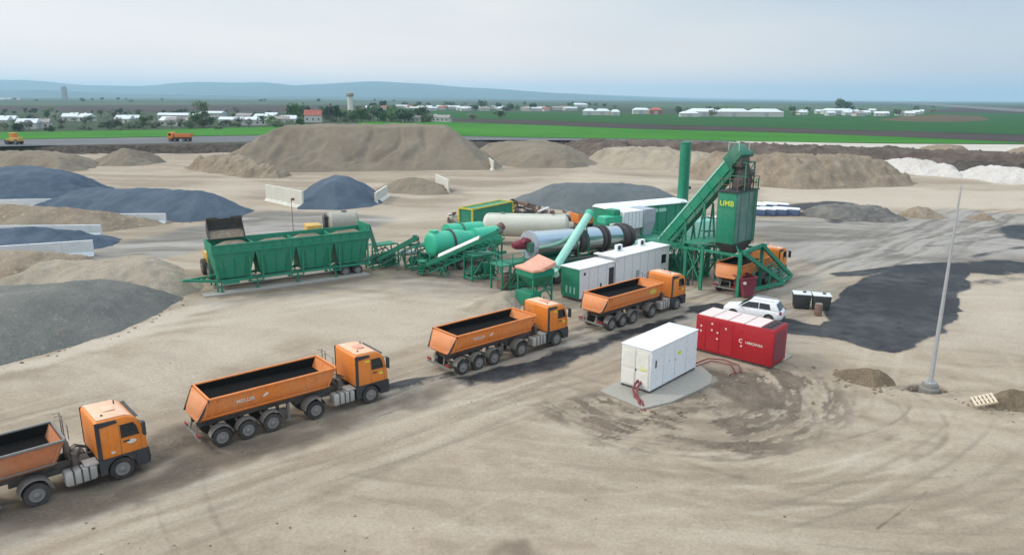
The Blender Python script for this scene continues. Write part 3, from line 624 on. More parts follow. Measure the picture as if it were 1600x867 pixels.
heap('gravel_heap', [(-26, 133), (-18, 128.5), (-11.5, 129.5), (-11, 136), (-16, 142), (-25, 142)], 2.5, SAND, 'low beige heap beside the short white wall', 32, 0.4, seed=21, wob=1.0, lip=0.9)
heap('gravel_heap', [(-14, 222), (-10, 200), (0, 181), (14, 180), (20, 186), (24, 205), (20, 232), (-8, 236)], 4.6, SAND, 'broad beige heap right of the huge flat-topped heap', 30, 0.6, seed=22, wob=2.5, lip=0.9, fold=.4)
heap('gravel_heap', [(20, 200), (28, 186), (40, 173), (50, 165), (56, 172), (54, 190), (46, 206), (28, 214)], 4.0, SANDP, 'ridged pale sand heap behind the chimney', 36, 1.3, seed=23, wob=2.5, lip=0.4, fold=.6)
heap('gravel_heap', [(37, 160), (44, 149), (56, 140.5), (68, 142), (79, 146.5), (86, 151), (84, 160), (70, 164), (52, 168), (40, 172)], 5.6, SANDB, 'long lumpy beige ridge heap behind the silo', 36, 1.9, seed=24, wob=1.5, lip=0.3)
heap('stone_heap', [(90, 179), (96, 168), (101, 163), (106, 168), (106, 178), (100, 188), (92, 188)], 3.3, WHITEG, 'white limestone heap at the foot of the dark bank', 33, 0.9, seed=25, wob=1.6)
heap('stone_heap', [(101, 167), (104, 154), (109, 148), (117, 152), (117, 164), (108, 172)], 2.6, WHITEG, 'smaller white limestone heap at the right end of the bank', 33, 0.9, seed=26, wob=1.6)
heap('stone_heap', [(3, 115), (12, 110), (24, 112), (30, 117), (29, 124), (20, 131), (6, 131), (0, 124)], 3.4, GREYO, 'slate grey chippings heap behind the plant', 30, 0.2, seed=27, wob=1.0, lip=0.8)
heap('stone_heap', [(-37, 40), (-33.6, 43.8), (-31, 47), (-29.2, 50.7), (-28.6, 55), (-28.4, 60), (-33, 62.5), (-40, 60), (-50, 56), (-56, 48), (-46, 40)], 2.6, GREYG, 'big smooth grey chippings heap at the lower left edge', 33, 0.25, seed=28, wob=0.5, lip=0.8, res=0.28)
heap('gravel_heap', [(-46, 58), (-36, 57.5), (-29.4, 58.6), (-28.4, 62.5), (-30.0, 67.5), (-34, 70.5), (-46, 67)], 2.5, SANDP, 'beige sand heap tipped against the left end of the cold feed bins', 36, 0.5, seed=29, wob=0.7, lip=0.6)
heap('rubble_heap', [(43, 108), (47, 103), (52, 101.5), (58, 104), (58, 112), (48, 114)], 1.5, DARKH, 'low dark reclaimed asphalt heap right of the blue sheets', 28, 0.7, seed=30, wob=1.2)
heap('rubble_heap', [(58, 107), (61, 105), (65, 106), (65, 110), (60, 111)], 1.5, SANDB, 'small rounded brown heap out on the pale yard', 34, 0.4, seed=31, wob=0.5)
heap('rubble_heap', [(67, 104.5), (70, 103), (71.5, 105), (69, 107)], 1.2, SANDB, 'smallest brown heap at the far right of the pale yard', 34, 0.4, seed=32, wob=0.4)
heap('soil_heap', [(20.6, 43.4), (20.9, 41.6), (22.2, 40.7), (23.6, 41.1), (24.0, 42.2), (22.6, 43.4)], 1.05, SOILM, 'brown soil heap dug out left of the light mast', 38, 0.4, seed=33, wob=0.3, lip=0.6)
heap('soil_heap', [(26.6, 38.9), (27.6, 37.6), (30, 36.9), (32.5, 37.6), (32, 39.3), (29, 39.9)], 1.1, SOILM, 'brown soil heap right of the light mast with a pallet on it', 38, 0.4, seed=34, wob=0.3, lip=0.6)
heap('soil_heap', [(12, 236), (18, 212), (24, 206), (40, 214), (44, 230), (28, 244)], 4.4, SOILD, 'dark topsoil mound at the left end of the bank', 30, 1.2, seed=35, wob=2.5)
_bk = [spot(*p) for p in ((872, 235), (1000, 240), (1150, 248), (1300, 257), (1420, 259), (1600, 268), (1760, 285))]
_bt = [spot(px, py, FIELD_Z) for px, py in ((1760, 250), (1600, 241), (1400, 234), (1300, 231), (1150, 226), (1000, 221), (872, 219))]
heap('earth_bank', [(p.x, p.y) for p in _bk + _bt], 3.4, SOILD, 'long ragged dark earth bank running behind the heaps to the right edge', 26, 2.4, seed=39, wob=3.0, res=1.1, cat='earth bank', lip=0.6)
heap('soil_heap', [(118, 216), (124, 205), (132, 206), (136, 216), (126, 222)], 2.4, SANDB, 'small brown mound beside the pale dirt road', 33, 0.6, seed=36, wob=1.0, base=2.0)
heap('soil_heap', [(139, 207), (143, 198), (150, 199), (151, 208), (144, 213)], 2.4, SANDB, 'second brown mound farther right beside the pale dirt road', 33, 0.6, seed=37, wob=1.0, base=2.0)

heap('filler_heap', [tuple(spot(*p).xy) for p in ((722, 484), (760, 494), (808, 493), (822, 470), (806, 456), (770, 462))], 0.9, SANDP, 'pale low heap of filler in front of the small hopper', 32, 0.4, seed=38, wob=0.4, lip=0.6)
# ------------------------------------------------------------------ concrete retaining walls
def wall(a, b, h, mat, label, th=0.3, panels=0, z0=0.0, taper=0.0):
    a = Vector((a[0], a[1], 0)); b = Vector((b[0], b[1], 0)); d = b - a; Ln = d.length
    r = empty('retaining_wall', (a.x, a.y, z0), math.degrees(math.atan2(d.y, d.x)), label, 'retaining wall')
    n = panels or 1; w = Ln / n
    for k in range(n):
        h0 = h - taper * k / n
        mb = MB().box(k * w + 0.008, (k + 1) * w - 0.008, -th / 2, th / 2, -0.1, h0)
        mb.frus(k * w + 0.03, (k + 1) * w - 0.03, -th / 2 - 0.45, th / 2 + 0.45, -0.1, k * w + 0.03, (k + 1) * w - 0.03, -th / 2 - 0.02, th / 2 + 0.02, 0.45)
        mb.build('wall_panel', mat, r, bevel=0.02, seg=1)
    return r
wall((-41.5, 120.6), (-32.9, 112.2), 2.7, M['concw'], 'white slotted concrete wall left of the domed blue-grey heap', panels=6)
wall((-22.3, 127), (-22.4, 116.6), 1.9, M['concw'], 'short white wall right of the domed blue-grey heap', panels=5)
wall((-15.0, 141), (-11.6, 130.6), 2.5, M['concw'], 'short white wall with stepped top beside the low beige heap', panels=5)
wall((-6.5, 187), (-4.6, 173.5), 2.3, M['concw'], 'white wall at the right foot of the huge heap', panels=5)
wall((-55, 162.5), (-52.5, 158), 1.9, M['concw'], 'stub of white wall at the foot of the lumpy brown heap', panels=2)
wall((-85, 109), (-70, 111.5), 1.4, M['concb'], 'grey wall below the far left blue-grey heap', panels=6)
wall((-64, 96.3), (-47.6, 97.5), 1.4, M['concb'], 'grey wall in front of the long blue-grey heap', panels=6)
wall((-52, 115), (-43.5, 109.5), 1.4, M['concw'], 'white wall behind the long blue-grey heap', panels=4)
wall((-74, 86.5), (-51.3, 88.2), 1.4, M['concb'], 'grey wall above the dark shaded stone at left', panels=8)
wall((-62, 69.6), (-45.9, 77.0), 1.7, M['concb'], 'pale grey wall nearest the camera among the left walls', panels=6)

# ------------------------------------------------------------------ tipper trucks
def wheel(parent, x, y, r, w, side, rimr=0.31):
    "tyre with rim and hub; side = +1 faces +y, -1 faces -y"
    z = r - 0.01
    mb = MB(); p = [(0, r * 0.62), (0, r * 0.93), (0.12, r), (0.88, r), (1, r * 0.93), (1, r * 0.62)]
    mb.rings((x, y - w / 2, z), (x, y + w / 2, z), p, 26)
    wo = mb.build('wheel', M['tyre'], parent)
    yo = y + side * w / 2
    MB().rings((x, yo - side * 0.02, z), (x, yo + side * 0.02, z), [(0, rimr), (1, rimr), (1, rimr * 0.85), (0.7, rimr * 0.7), (0.7, 0.12)], 22).build('rim', M['rim'], wo)
    MB().rings((x, yo, z), (x, yo + side * 0.09, z), [(0, 0.13), (0.7, 0.12), (1, 0.06)], 12).build('hub', M['rim'], wo)
    return wo
def mudguard(parent, x, y, r, w, mat, a0=15, a1=165, t=0.03, z0=None):
    z0 = r - 0.01 if z0 is None else z0
    n = 14; rings = []
    for k in range(n + 1):
        a = rad(a0 + (a1 - a0) * k / n); c_, s_ = math.cos(a), math.sin(a)
        rings.append([(x + c_ * r2, yy, z0 + s_ * r2) for r2, yy in ((r, y - w / 2), (r + t, y - w / 2), (r + t, y + w / 2), (r, y + w / 2))])
    return MB().loft(rings).build('mudguard', mat, parent)

def tub_ring(x_of_z, off, zb=1.42, zt=2.62):
    prof = [(1.22, zt), (1.20, 2.05), (1.12, 1.68), (0.88, zb + 0.03), (0.0, zb)]
    pts = [(q - off, z if k == 0 else z + off) for k, (q, z) in enumerate(prof)]
    pts = pts + [(-a, z) for a, z in reversed(pts[:-1])]
    return [(x_of_z(z), a, z) for a, z in pts]
def make_tipper(tub, label, word=True, oval=False, worn=False):
    T = empty('tipper_truck', (0, 0, 0), 0, label, 'tipper truck', 'orange tipper trucks queueing for the plant')
    back = lambda z: -0.45 - (2.62 - z) * 0.48
    front = lambda z: 6.28 - (2.62 - z) * 0.42
    o0, o1 = tub_ring(back, 0), tub_ring(front, 0)
    mb = MB(); mb.loft([o0, o1], False, True, closed=False)
    body = mb.build('tipper_body', tub, T, ang=50)
    # inside of the body, coated with bitumen
    i0 = tub_ring(lambda z: back(z) + 0.08, 0.07, 1.5); i1 = tub_ring(lambda z: front(z) - 0.10, 0.07, 1.5)
    mb = MB(); mb.loft([i0, i1], False, False, closed=False)
    mb.mat(1).add(i1, [tuple(range(len(i1)))]).add(i0, [tuple(range(len(i0)))])
    mb.mat(0)
    inner = mb.build('bed_lining', [M['bed'], tub if not worn else M['tubold']], body)
    # bottom material lying up the front and rear slopes
    mb = MB()
    mb.hexa([(back(1.6) + .15, -1.05, 1.6), (front(1.6) - .15, -1.05, 1.6), (front(1.6) - .15, 1.05, 1.6), (back(1.6) + .15, 1.05, 1.6)],
            [(back(2.3) + .12, -1.12, 2.32), (front(2.2) - .2, -1.12, 2.14), (front(2.2) - .2, 1.12, 2.14), (back(2.3) + .12, 1.12, 2.32)])
    mb.build('bitumen_coating', M['bed'], body)
    mb = MB()
    for s in (-1, 1):
        mb.beam((-0.48, s * 1.23, 2.63), (6.3, s * 1.23, 2.63), 0.12, 0.10)
        mb.beam((back(1.72) + .05, s * 1.16, 1.68), (front(1.72), s * 1.16, 1.68), 0.05, 0.07)
    mb.beam((6.3, -1.2, 2.64), (6.3, 1.2, 2.64), 0.12, 0.12); mb.beam((-0.46, -1.2, 2.63), (-0.46, 1.2, 2.63), 0.10, 0.10)
    mb.build('top_rail', tub if not worn else M['guard'], body, bevel=0.015, seg=1)
    for s in (-1, 1):
        for p_, q_, w_ in (((-0.55, s * 1.245, 2.55), (back(1.75) + .12, s * 1.19, 1.75), .1), ((0.0, s * 1.245, 2.55), (-0.45, s * 1.19, 1.75), .08), ((6.1, s * 1.245, 2.55), (5.78, s * 1.19, 1.75), .08)):
            MB().beam(p_, q_, w_, .055).build('body_rib', tub, body)
    # tailgate: rounded panel with a frame
    def gate(off, k, zt=2.56, zb=1.5):
        prof = [(1.19, zt), (1.17, 2.05), (1.08, 1.72), (0.86, zb)]
        pts = [(a * k, zt - (zt - z) * (0.5 + 0.5 * k) if z != zt else zt) for a, z in prof]; pts += [(-a, z) for a, z in reversed(pts)]
        return [(back(z) - off, a, z) for a, z in pts]
    mb = MB(); mb.loft([gate(0.0, 1.0), gate(0.07, 1.0)]); tg = mb.build('tailgate', M['gate'] if not worn else tub, T, bevel=0.02, seg=2)
    mb = MB(); mb.loft([gate(0.072, 0.84, 2.44, 1.62), gate(0.10, 0.82, 2.42, 1.64)]); mb.build('tailgate_panel', M['gate'] if not worn else tub, tg, bevel=0.02, seg=1)
    mb = MB()
    for s in (-1, 1): mb.beam((back(2.6) - .02, s * 1.28, 2.62), (back(1.55) - .1, s * 1.05, 1.5), 0.07, 0.09)
    mb.build('gate_hinge_arm', M['dark'], tg)
    # trailer chassis
    mb = MB()
    for s in (-1, 1): mb.beam((-0.95, s * 0.42, 1.16), (6.5, s * 0.42, 1.2), 0.12, 0.26)
    for x in (-0.7, 0.65, 1.95, 3.4, 4.9): mb.beam((x, -0.42, 1.15), (x, 0.42, 1.15), 0.1, 0.16)
    for x in (0, 1.3, 2.6): mb.cyl((x, -1.0, 0.5), (x, 1.0, 0.5), 0.09, n=8); mb.beam((x, -0.42, 1.05), (x + .25, -0.42, 0.55), 0.1); mb.beam((x, 0.42, 1.05), (x + .25, 0.42, 0.55), 0.1)
    for s in (-1, 1): mb.beam((back(1.5) + .3, s * 0.55, 1.4), (5.6, s * 0.55, 1.4), 0.1, 0.1)
    mb.build('trailer_chassis', M['chassis'], T)
    mb = MB(); mb.beam((-1.05, -1.18, 0.6), (-1.05, 1.18, 0.6), 0.10, 0.12)
    for s in (-1, 1): mb.beam((-1.05, s * 0.5, 0.6), (-0.9, s * 0.45, 1.1), 0.07)
    mb.build('rear_bumper', M['guard'], T)
    for s in (-1, 1): MB().box(-1.10, -1.05, s * 0.95 - 0.2, s * 0.95 + 0.2, 0.72, 0.86).build('tail_light', M['lamp_red'], T)
    for s in (-1, 1):
        MB().box(3.55, 3.7, s * 0.75 - 0.08, s * 0.75 + 0.08, 0.32, 1.15).box(3.48, 3.77, s * 0.75 - 0.13, s * 0.75 + 0.13, 0.26, 0.33).build('landing_leg', M['guard'], T)
        MB().box(2.98, 3.42, s * 0.98 - 0.16, s * 0.98 + 0.16, 0.62, 1.05).build('tool_box', M['chassis'], T, bevel=0.03)
    for x in (0, 1.3, 2.6):
        for s in (-1, 1):
            wheel(T, x, s * 1.02, 0.5, 0.38, s, 0.30); mudguard(T, x, s * 1.03, 0.56, 0.44, M['guard'], 12, 168)
    # ram, ladder and catwalk at the front of the body
    MB().cyl((6.55, 0, 0.95), (6.48, 0, 2.0), 0.13).cyl((6.48, 0, 2.0), (6.42, 0, 2.5), 0.09).build('tipping_ram', M['guard'], T)
    mb = MB()
    for y0 in (0.75, 1.15): mb.tube([(6.62, y0, 1.1), (6.62, y0, 3.0), (6.35, y0, 3.0)], 0.025, 6)
    for k in range(6): mb.cyl((6.62, 0.75, 1.25 + 0.3 * k), (6.62, 1.15, 1.25 + 0.3 * k), 0.018, n=6)
    mb.tube([(6.62, -0.2, 2.2), (6.62, -0.2, 2.85), (6.62, 0.75, 2.85)], 0.022, 6)
    mb.build('ladder', M['guard'], T)
    mb = MB().box(6.42, 6.75, -0.7, 0.5, 1.35, 1.5).box(6.5, 6.72, -0.95, -0.55, 1.2, 1.75).box(6.45, 6.7, 0.3, 0.62, 1.2, 1.62).cyl((6.75, -0.5, 1.2), (6.95, -0.5, 1.8), 0.05, n=8)
    mb.build('hydraulic_unit', M['chassis'], T, bevel=0.02, seg=1)
    mb = MB(); [mb.tube([(6.5, y0, 1.5), (6.85, y0 * 0.7, 1.75), (7.25, y0 * 0.5, 1.55)], 0.025, 6) for y0 in (-0.3, -0.1, 0.15)]
    mb.build('air_hose', M['black'], T)
    # tractor unit
    mb = MB()
    for s in (-1, 1): mb.beam((4.15, s * 0.4, 0.92), (9.2, s * 0.4, 0.92), 0.1, 0.24)
    for x in (4.3, 5.6, 6.4, 7.2): mb.beam((x, -0.4, 0.92), (x, 0.4, 0.92), 0.1, 0.16)
    mb.cyl((5.0, -1.0, 0.52), (5.0, 1.0, 0.52), 0.12, n=8).cyl((8.35, -1.0, 0.52), (8.35, 1.0, 0.52), 0.08, n=8)
    mb.box(4.6, 5.4, -0.5, 0.5, 1.04, 1.14).box(6.0, 7.3, -0.38, 0.38, 1.02, 1.07)
    mb.build('tractor_chassis', M['chassis'], T)
    MB().box(6.9, 7.45, -1.15, -0.45, 1.06, 1.13).build('deck_plate', M['alu'], T)
    for s in (-1, 1):
        wo = wheel(T, 5.0, s * 0.93, 0.52, 0.58, s, 0.30); mudguard(T, 5.0, s * 0.95, 0.60, 0.62, M['guard'], 5, 175, 0.04)
        wheel(T, 8.35, s * 1.05, 0.52, 0.36, s, 0.31)
    prof = [(6.1, 0.5), (6.1, 0.98), (6.18, 1.04), (7.28, 1.04), (7.34, 0.98), (7.34, 0.5), (7.26, 0.42), (6.18, 0.42)]
    ft = MB().prism(prof, -1.2, -0.62).build('fuel_tank', M['alu'], T, bevel=0.02)
    mb = MB(); [mb.box(x, x + 0.07, -1.215, -0.62, 0.41, 1.05) for x in (6.4, 6.72, 7.0)]; mb.build('tank_strap', M['chassis'], ft)
    MB().prism(prof, 0.62, 1.2).build('exhaust_box', M['chassis'], T, bevel=0.02)
    # cab
    cp = [(7.46, 1.16), (7.46, 2.92), (7.56, 3.03), (8.75, 2.98), (9.12, 2.82), (9.30, 2.50), (9.50, 1.62), (9.50, 1.16)]
    cab_ = MB().prism(cp, -1.22, 1.22).build('cab', M['orange'], T, bevel=0.07, seg=3)
    MB().prism([(7.58, 3.035), (8.74, 2.985), (9.0, 2.875), (9.0, 2.90), (8.74, 3.03), (7.58, 3.075)], -1.1, 1.1).build('cab_roof', M['roof_sheen'], cab_, bevel=0.02)
    MB().box(8.05, 8.55, -0.32, 0.32, 3.05, 3.10).build('roof_hatch', M['pink'] if not worn else M['roof_sheen'], cab_, bevel=0.015)
    MB().cyl((8.72, 0.5, 2.98), (8.72, 0.5, 3.2), 0.03, n=8).build('roof_aerial', M['black'], cab_)
    MB().cyl((7.9, -0.7, 3.05), (7.9, -0.7, 3.12), 0.05, n=8).build('roof_lamp', M['black'], cab_)
    MB().beam((9.20, -1.1, 2.80), (9.20, 1.1, 2.80), 0.14, 0.03).build('sun_visor', M['dark'], cab_)
    mb = MB(); mb.hexa([(9.30 + .012, -1.05, 2.42), (9.5 + .012, -1.1, 1.64), (9.5 + .012, 1.1, 1.64), (9.30 + .012, 1.05, 2.42)], [(9.27, -1.05, 2.42), (9.4, -1.1, 1.66), (9.4, 1.1, 1.66), (9.27, 1.05, 2.42)])
    mb = MB(); mb.prism([(9.495, 1.68), (9.525, 1.68), (9.35, 2.44), (9.16, 2.76), (9.13, 2.74), (9.32, 2.42)], -1.08, 1.08); mb.build('windscreen', M['glass'], cab_)
    MB().box(9.5, 9.53, -0.95, 0.95, 1.2, 1.55).build('grille', M['dark'], cab_)
    for s in (-1, 1):
        yy = s * 1.215
        q = [(8.45, 1.98), (9.22, 1.98), (9.12, 2.42), (9.0, 2.62), (8.45, 2.62)]
        MB().prism(q, yy, yy + s * 0.02).build('side_window', M['glass'], cab_)
        mb = MB(); mb.prism([(7.44, 1.2), (7.44, 2.98), (7.62, 2.98), (7.62, 1.2)], yy, yy + s * 0.05).prism([(7.62, 2.72), (8.38, 2.78), (8.3, 2.93), (7.62, 2.96)], yy, yy + s * 0.05)
        mb.build('side_deflector', M['dark'], cab_, bevel=0.012, seg=1)
        mb = MB(); mb.prism([(8.40, 1.2), (8.415, 1.2), (8.415, 2.68), (8.40, 2.68)], yy, yy + s * 0.008).prism([(9.245, 1.2), (9.26, 1.2), (9.26, 1.98), (9.245, 1.98)], yy, yy + s * 0.008)
        mb.prism([(8.52, 1.76), (8.78, 1.76), (8.78, 1.83), (8.52, 1.83)], yy, yy + s * 0.03)
        mb.build('door_handle', M['dark'], cab_)
        mb = MB().beam((9.22, s * 1.22, 2.62), (9.38, s * 1.46, 2.62), 0.04); mb.beam((9.3, s * 1.22, 2.0), (9.38, s * 1.46, 2.08), 0.03)
        mb.box(9.3, 9.42, s * 1.48 - 0.12, s * 1.48 + 0.12, 1.98, 2.62)
        mb.build('mirror', M['black'], cab_, bevel=0.03, seg=1)
        # lower dark skirt with wheel arch
        mb = MB(); R_ = []
        for k in range(13):
            a = rad(8 + 164 * k / 12); R_.append((8.35 + math.cos(a) * 0.62, 0.51 + math.sin(a) * 0.62))
        for k in range(12):
            (xa, za), (xb, zb_) = R_[k], R_[k + 1]
            mb.hexa([(xa, yy - s * 0.4, za), (xb, yy - s * 0.4, zb_), (xb, yy + s * 0.03, zb_), (xa, yy + s * 0.03, za)], [(xa, yy - s * 0.4, max(za, 1.19)), (xb, yy - s * 0.4, max(zb_, 1.19)), (xb, yy + s * 0.03, max(zb_, 1.19)), (xa, yy + s * 0.03, max(za, 1.19))])
        mb.box(7.46, 7.74, min(yy - s * .4, yy + s * .03), max(yy - s * .4, yy + s * .03), 0.45, 1.185)
        mb.box(8.98, 9.5, min(yy - s * .4, yy + s * .03), max(yy - s * .4, yy + s * .03), 0.42, 1.185)
        mb.build('wheel_arch', M['dark'], cab_)
        MB().box(9.44, 9.58, s * 0.92 - 0.2, s * 0.92 + 0.2, 0.62, 0.8).build('headlight', M['galv'], cab_, bevel=0.02)
    MB().prism([(9.1, 0.4), (9.56, 0.42), (9.60, 0.7), (9.56, 1.185), (9.1, 1.185)], -1.2, 1.2).build('bumper', M['dark'], cab_, bevel=0.04)
    if oval:
        mb = MB(); mb.loft([[(8.86 + math.cos(a) * 0.2, -1.222 - o_, 1.72 + math.sin(a) * 0.1) for a in [2 * math.pi * k / 16 for k in range(16)]] for o_ in (0, 0.008)]); mb.box(7.98, 8.14, -1.23, -1.222, 1.36, 1.46); mb.build('door_badge', M['label_white'], cab_)
    else:
        mb = MB(); mb.box(8.95, 9.15, -1.23, -1.222, 1.62, 1.76); mb.box(8.05, 8.35, -1.23, -1.222, 2.5, 2.6); mb.build('door_badge', M['sign'], cab_)
    if word:
        for s in (-1, 1):
            tilt = Vector((0, s * -0.03, 1))
            lettering('maker_lettering', 'MEILLER', 0.26, M['label_white'], body, (1.3 if s < 0 else 1.5, s * 1.226, 2.16), (1, 0, 0) if s < 0 else (-1, 0, 0), (0, s * 0.04, 1))
            e = MB(); e.prism([(2.15, 2.12), (2.4, 2.3), (2.5, 2.2), (2.3, 2.1)], s * 1.215, s * 1.226); e.build('maker_emblem', M['label_white'], body)
    return T
def truck_at(T, front_px, deg):
    "front right tyre touches the ground where front_px shows it"
    p = spot(*front_px); u = Vector((math.cos(rad(deg)), math.sin(rad(deg)), 0)); n = Vector((u.y, -u.x, 0))
    o = p - u * 8.35 - n * 1.2
    T.location = (o.x, o.y, 0.0); T.rotation_euler = (0, 0, rad(deg))
t2 = make_tipper(M['tub'], 'orange tipper truck in the middle of the open yard, second from the left edge')
t1 = make_tipper(M['tubold'], 'orange tipper truck cut off by the left edge, with white oval door sticker', word=False, oval=True, worn=True)
truck_at(t2, (580, 629), 40.3)
truck_at(t1, (194, 747), 43.5)
t3 = copy_tree(t2); truck_at(t3, (869, 540), 42); tag(t3, 'orange tipper truck just below the hopper with faded orange cover')
t4 = make_tipper(M['tub'], 'orange tipper truck in front of the white cabins, with yellow oval on its side', word=False)
mb = MB(); mb.loft([[(4.9 + math.cos(a) * 0.42, -1.213 - o_, 2.2 + math.sin(a) * 0.2) for a in [2 * math.pi * k / 18 for k in range(18)]] for o_ in (0, 0.03)]); mb.build('side_emblem', M['yellow'], [c for c in t4.children if c.name.startswith('tipper_body')][0])
truck_at(t4, (1057, 484), 42.5)
t5 = copy_tree(t4); tag(t5, 'orange tipper truck standing under the green silo')
for ch in list(t5.children):
    for g2 in list(ch.children):
        if g2.name.startswith('side_emblem'): bpy.data.objects.remove(g2)
t5.rotation_euler = (0, 0, rad(47)); u = Vector((math.cos(rad(47)), math.sin(rad(47)), 0)); n = Vector((u.y, -u.x, 0))
o = Vector((20.35, 61.86, 0)) + u * 0.5 - n * 1.22; t5.location = (o.x, o.y, 0)

# ------------------------------------------------------------------ white cabinet on its slab, red generator
WB = empty('power_cabinet', (8.17, 39.42, 0.12), 47.5, 'tall white steel cabinet with twin louvred end doors on a concrete slab', 'power cabinet')
Lc, Wc, Hc = 5.45, 2.07, 2.62
shell = MB().box(0, Lc, 0, Wc, 0.14, Hc).build('cabinet_shell', M['white'], WB, bevel=0.025)
MB().box(-0.04, Lc + .04, -0.04, Wc + .04, Hc, Hc + 0.09).build('roof_plate', M['white'], WB, bevel=0.02)
MB().box(0.03, Lc - .03, 0.03, Wc - .03, 0, 0.14).build('plinth', M['chassis'], WB)
for k in range(2):
    y0 = 0.12 + k * 0.95
    dr = MB().box(-0.035, 0.0, y0, y0 + 0.88, 0.22, Hc - 0.08).build('end_door', M['cream'], WB, bevel=0.01, seg=1)  # warm light on this end of the white cabinet painted in as cream
    for z0, z1 in ((0.3, 1.28), (1.38, 2.44)):
        mb = MB(); n_ = int((z1 - z0) / 0.07)
        for q in range(n_): mb.prism([(-0.036, z0 + q * 0.07), (-0.06, z0 + q * 0.07 + .01), (-0.036, z0 + q * 0.07 + .05)], y0 + 0.07, y0 + 0.81)
        mb.build('louvre', M['cream'], dr)
MB().box(-0.07, -0.035, 0.98, 1.03, 1.2, 1.34).build('door_lock', M['black'], WB)
MB().box(-0.042, -0.036, 0.30, 0.72, 1.3, 1.52).build('warning_sign', M['sign'], WB)
for x0 in (0.02, 1.38, 2.74, 4.1): MB().box(x0 + .02, x0 + 1.32, -0.022, 0.0, 0.2, Hc - .06).build('side_panel', M['white'], WB, bevel=0.008, seg=1)
MB().box(0.42, 0.53, -0.06, -0.022, 1.5, 1.95).build('side_handle', M['black'], WB, bevel=0.01, seg=1)
MB().box(2.0, 2.1, -0.03, -0.022, 1.45, 1.6).box(2.7, 2.82, -0.035, -0.022, 1.35, 1.47).build('gauge', M['grey'], WB)
MB().box(3.0, 3.4, -0.028, -0.022, 1.62, 1.85).build('warning_sign', M['sign'], WB)
mb = MB(); pts = [(5.3, 39.9), (7.4, 37.4), (9.2, 38.3), (11.3, 40.2), (12.3, 41.2), (12.7, 42.4), (12.4, 44.2), (10.6, 45.8), (8.2, 43.3)]
mb.loft([[(x, y, -0.1) for x, y in pts], [(x, y, 0.12) for x, y in pts]]); o = mb.build('concrete_slab', M['conc'], bevel=0.03, seg=1)
tag(o, 'flat concrete slab carrying the tall white cabinet', 'concrete slab')
mb = MB(); a0 = spot(1001, 612, .2)
mb.tube([(7.55, 39.95, 0.75), (7.35, 39.75, 0.62), (7.2, 39.55, 0.35), (7.25, 39.2, 0.2), (7.2, 38.9, 0.18), (7.35, 38.5, 0.16), (7.32, 38.1, 0.14), (7.35, 37.6, 0.02), (7.4, 37.3, -0.1)], 0.075, 8)
mb.tube([(7.68, 39.8, 0.7), (7.45, 39.5, 0.5), (7.38, 39.2, 0.22), (7.36, 38.8, 0.15), (7.5, 38.3, 0.14), (7.5, 37.7, 0.08), (7.55, 37.2, -0.1)], 0.075, 8)
o = mb.build('cable_conduit', M['hose']); tag(o, 'red corrugated conduit running down from the end of the white cabinet', 'conduit')
for k, (lb, pts) in enumerate((('red power cable looping left behind the white cabinet', [(12.0, 43.9), (13.3, 44.9), (14.4, 44.2), (14.3, 42.9), (13.6, 42.3)]), ('longer red power cable snaking towards the red generator', [(11.9, 44.3), (13.2, 45.4), (14.2, 45.2), (14.9, 44.2), (14.7, 43.0), (14.0, 42.6)]))):
    mb = MB(); P_ = []
    for i in range(len(pts) - 1):
        for q in range(4): f = q / 4; P_.append((pts[i][0] * (1 - f) + pts[i + 1][0] * f, pts[i][1] * (1 - f) + pts[i + 1][1] * f, 0.13))
    mb.tube(P_, 0.042, 8); o = mb.build('power_cable', M['hose']); tag(o, lb, 'cable')

RG = empty('generator_container', (12.77, 47.38, 0), -42, 'red generator container with white lettering and bleached roof panels', 'generator')
Lr, Wr, Hr = 5.45, 2.32, 2.62
MB().box(0, Lr, 0, Wr, 0.16, Hr).build('container_shell', M['red'], RG, bevel=0.03)
MB().box(0.1, Lr - .1, 0.08, Wr - .08, 0, 0.16).build('base_frame', M['chassis'], RG)
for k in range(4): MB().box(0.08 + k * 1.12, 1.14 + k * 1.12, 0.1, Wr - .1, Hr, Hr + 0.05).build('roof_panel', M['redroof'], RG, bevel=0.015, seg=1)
gr = MB().box(4.58, 5.36, 0.1, Wr - .1, Hr, Hr + 0.04).build('roof_grille', M['darkred'], RG)
mb = MB(); [mb.box(4.66 + .16 * q, 4.73 + .16 * q, 0.15, Wr - .15, Hr + .04, Hr + .075) for q in range(4)]; [mb.cyl((4.95, 0.6 + q * .55, Hr + .04), (4.95, 0.6 + q * .55, Hr + .12), 0.16, n=12) for q in range(3)]; mb.build('fan_guard', M['black'], gr)
for x0, x1 in ((0.06, 0.75), (0.82, 1.75), (1.8, 2.7)): MB().box(x0, x1, -0.02, 0, 0.3, Hr - .18).build('side_door', M['red'], RG, bevel=0.01, seg=1)
for x, z in ((1.2, 2.2), (1.2, 1.75), (1.62, 1.65), (1.62, 1.22), (0.4, 1.9), (0.4, 1.55), (2.2, 2.05), (3.35, 1.12)): MB().cyl((x, -0.035, z), (x, -0.0, z), 0.07, n=10).build('door_latch', M['redroof'], RG)
lettering('maker_lettering', 'HIMOINSA', 0.25, M['label_white'], RG, (4.2, -0.006, 1.42), (1, 0, 0), (0, 0, 1))
mb = MB(); mb.loft([[(3.3 + math.cos(a) * r_, -0.008, 1.47 + math.sin(a) * r_) for a in [rad(40 + 25 * k) for k in range(12)]] for r_ in (0.09, 0.15)], False, False, closed=False); mb.build('maker_emblem', M['label_white'], RG)
MB().box(Lr, Lr + 0.02, 0.25, Wr - .25, 0.35, Hr - .25).build('end_panel', M['darkred'], RG, bevel=0.01, seg=1)
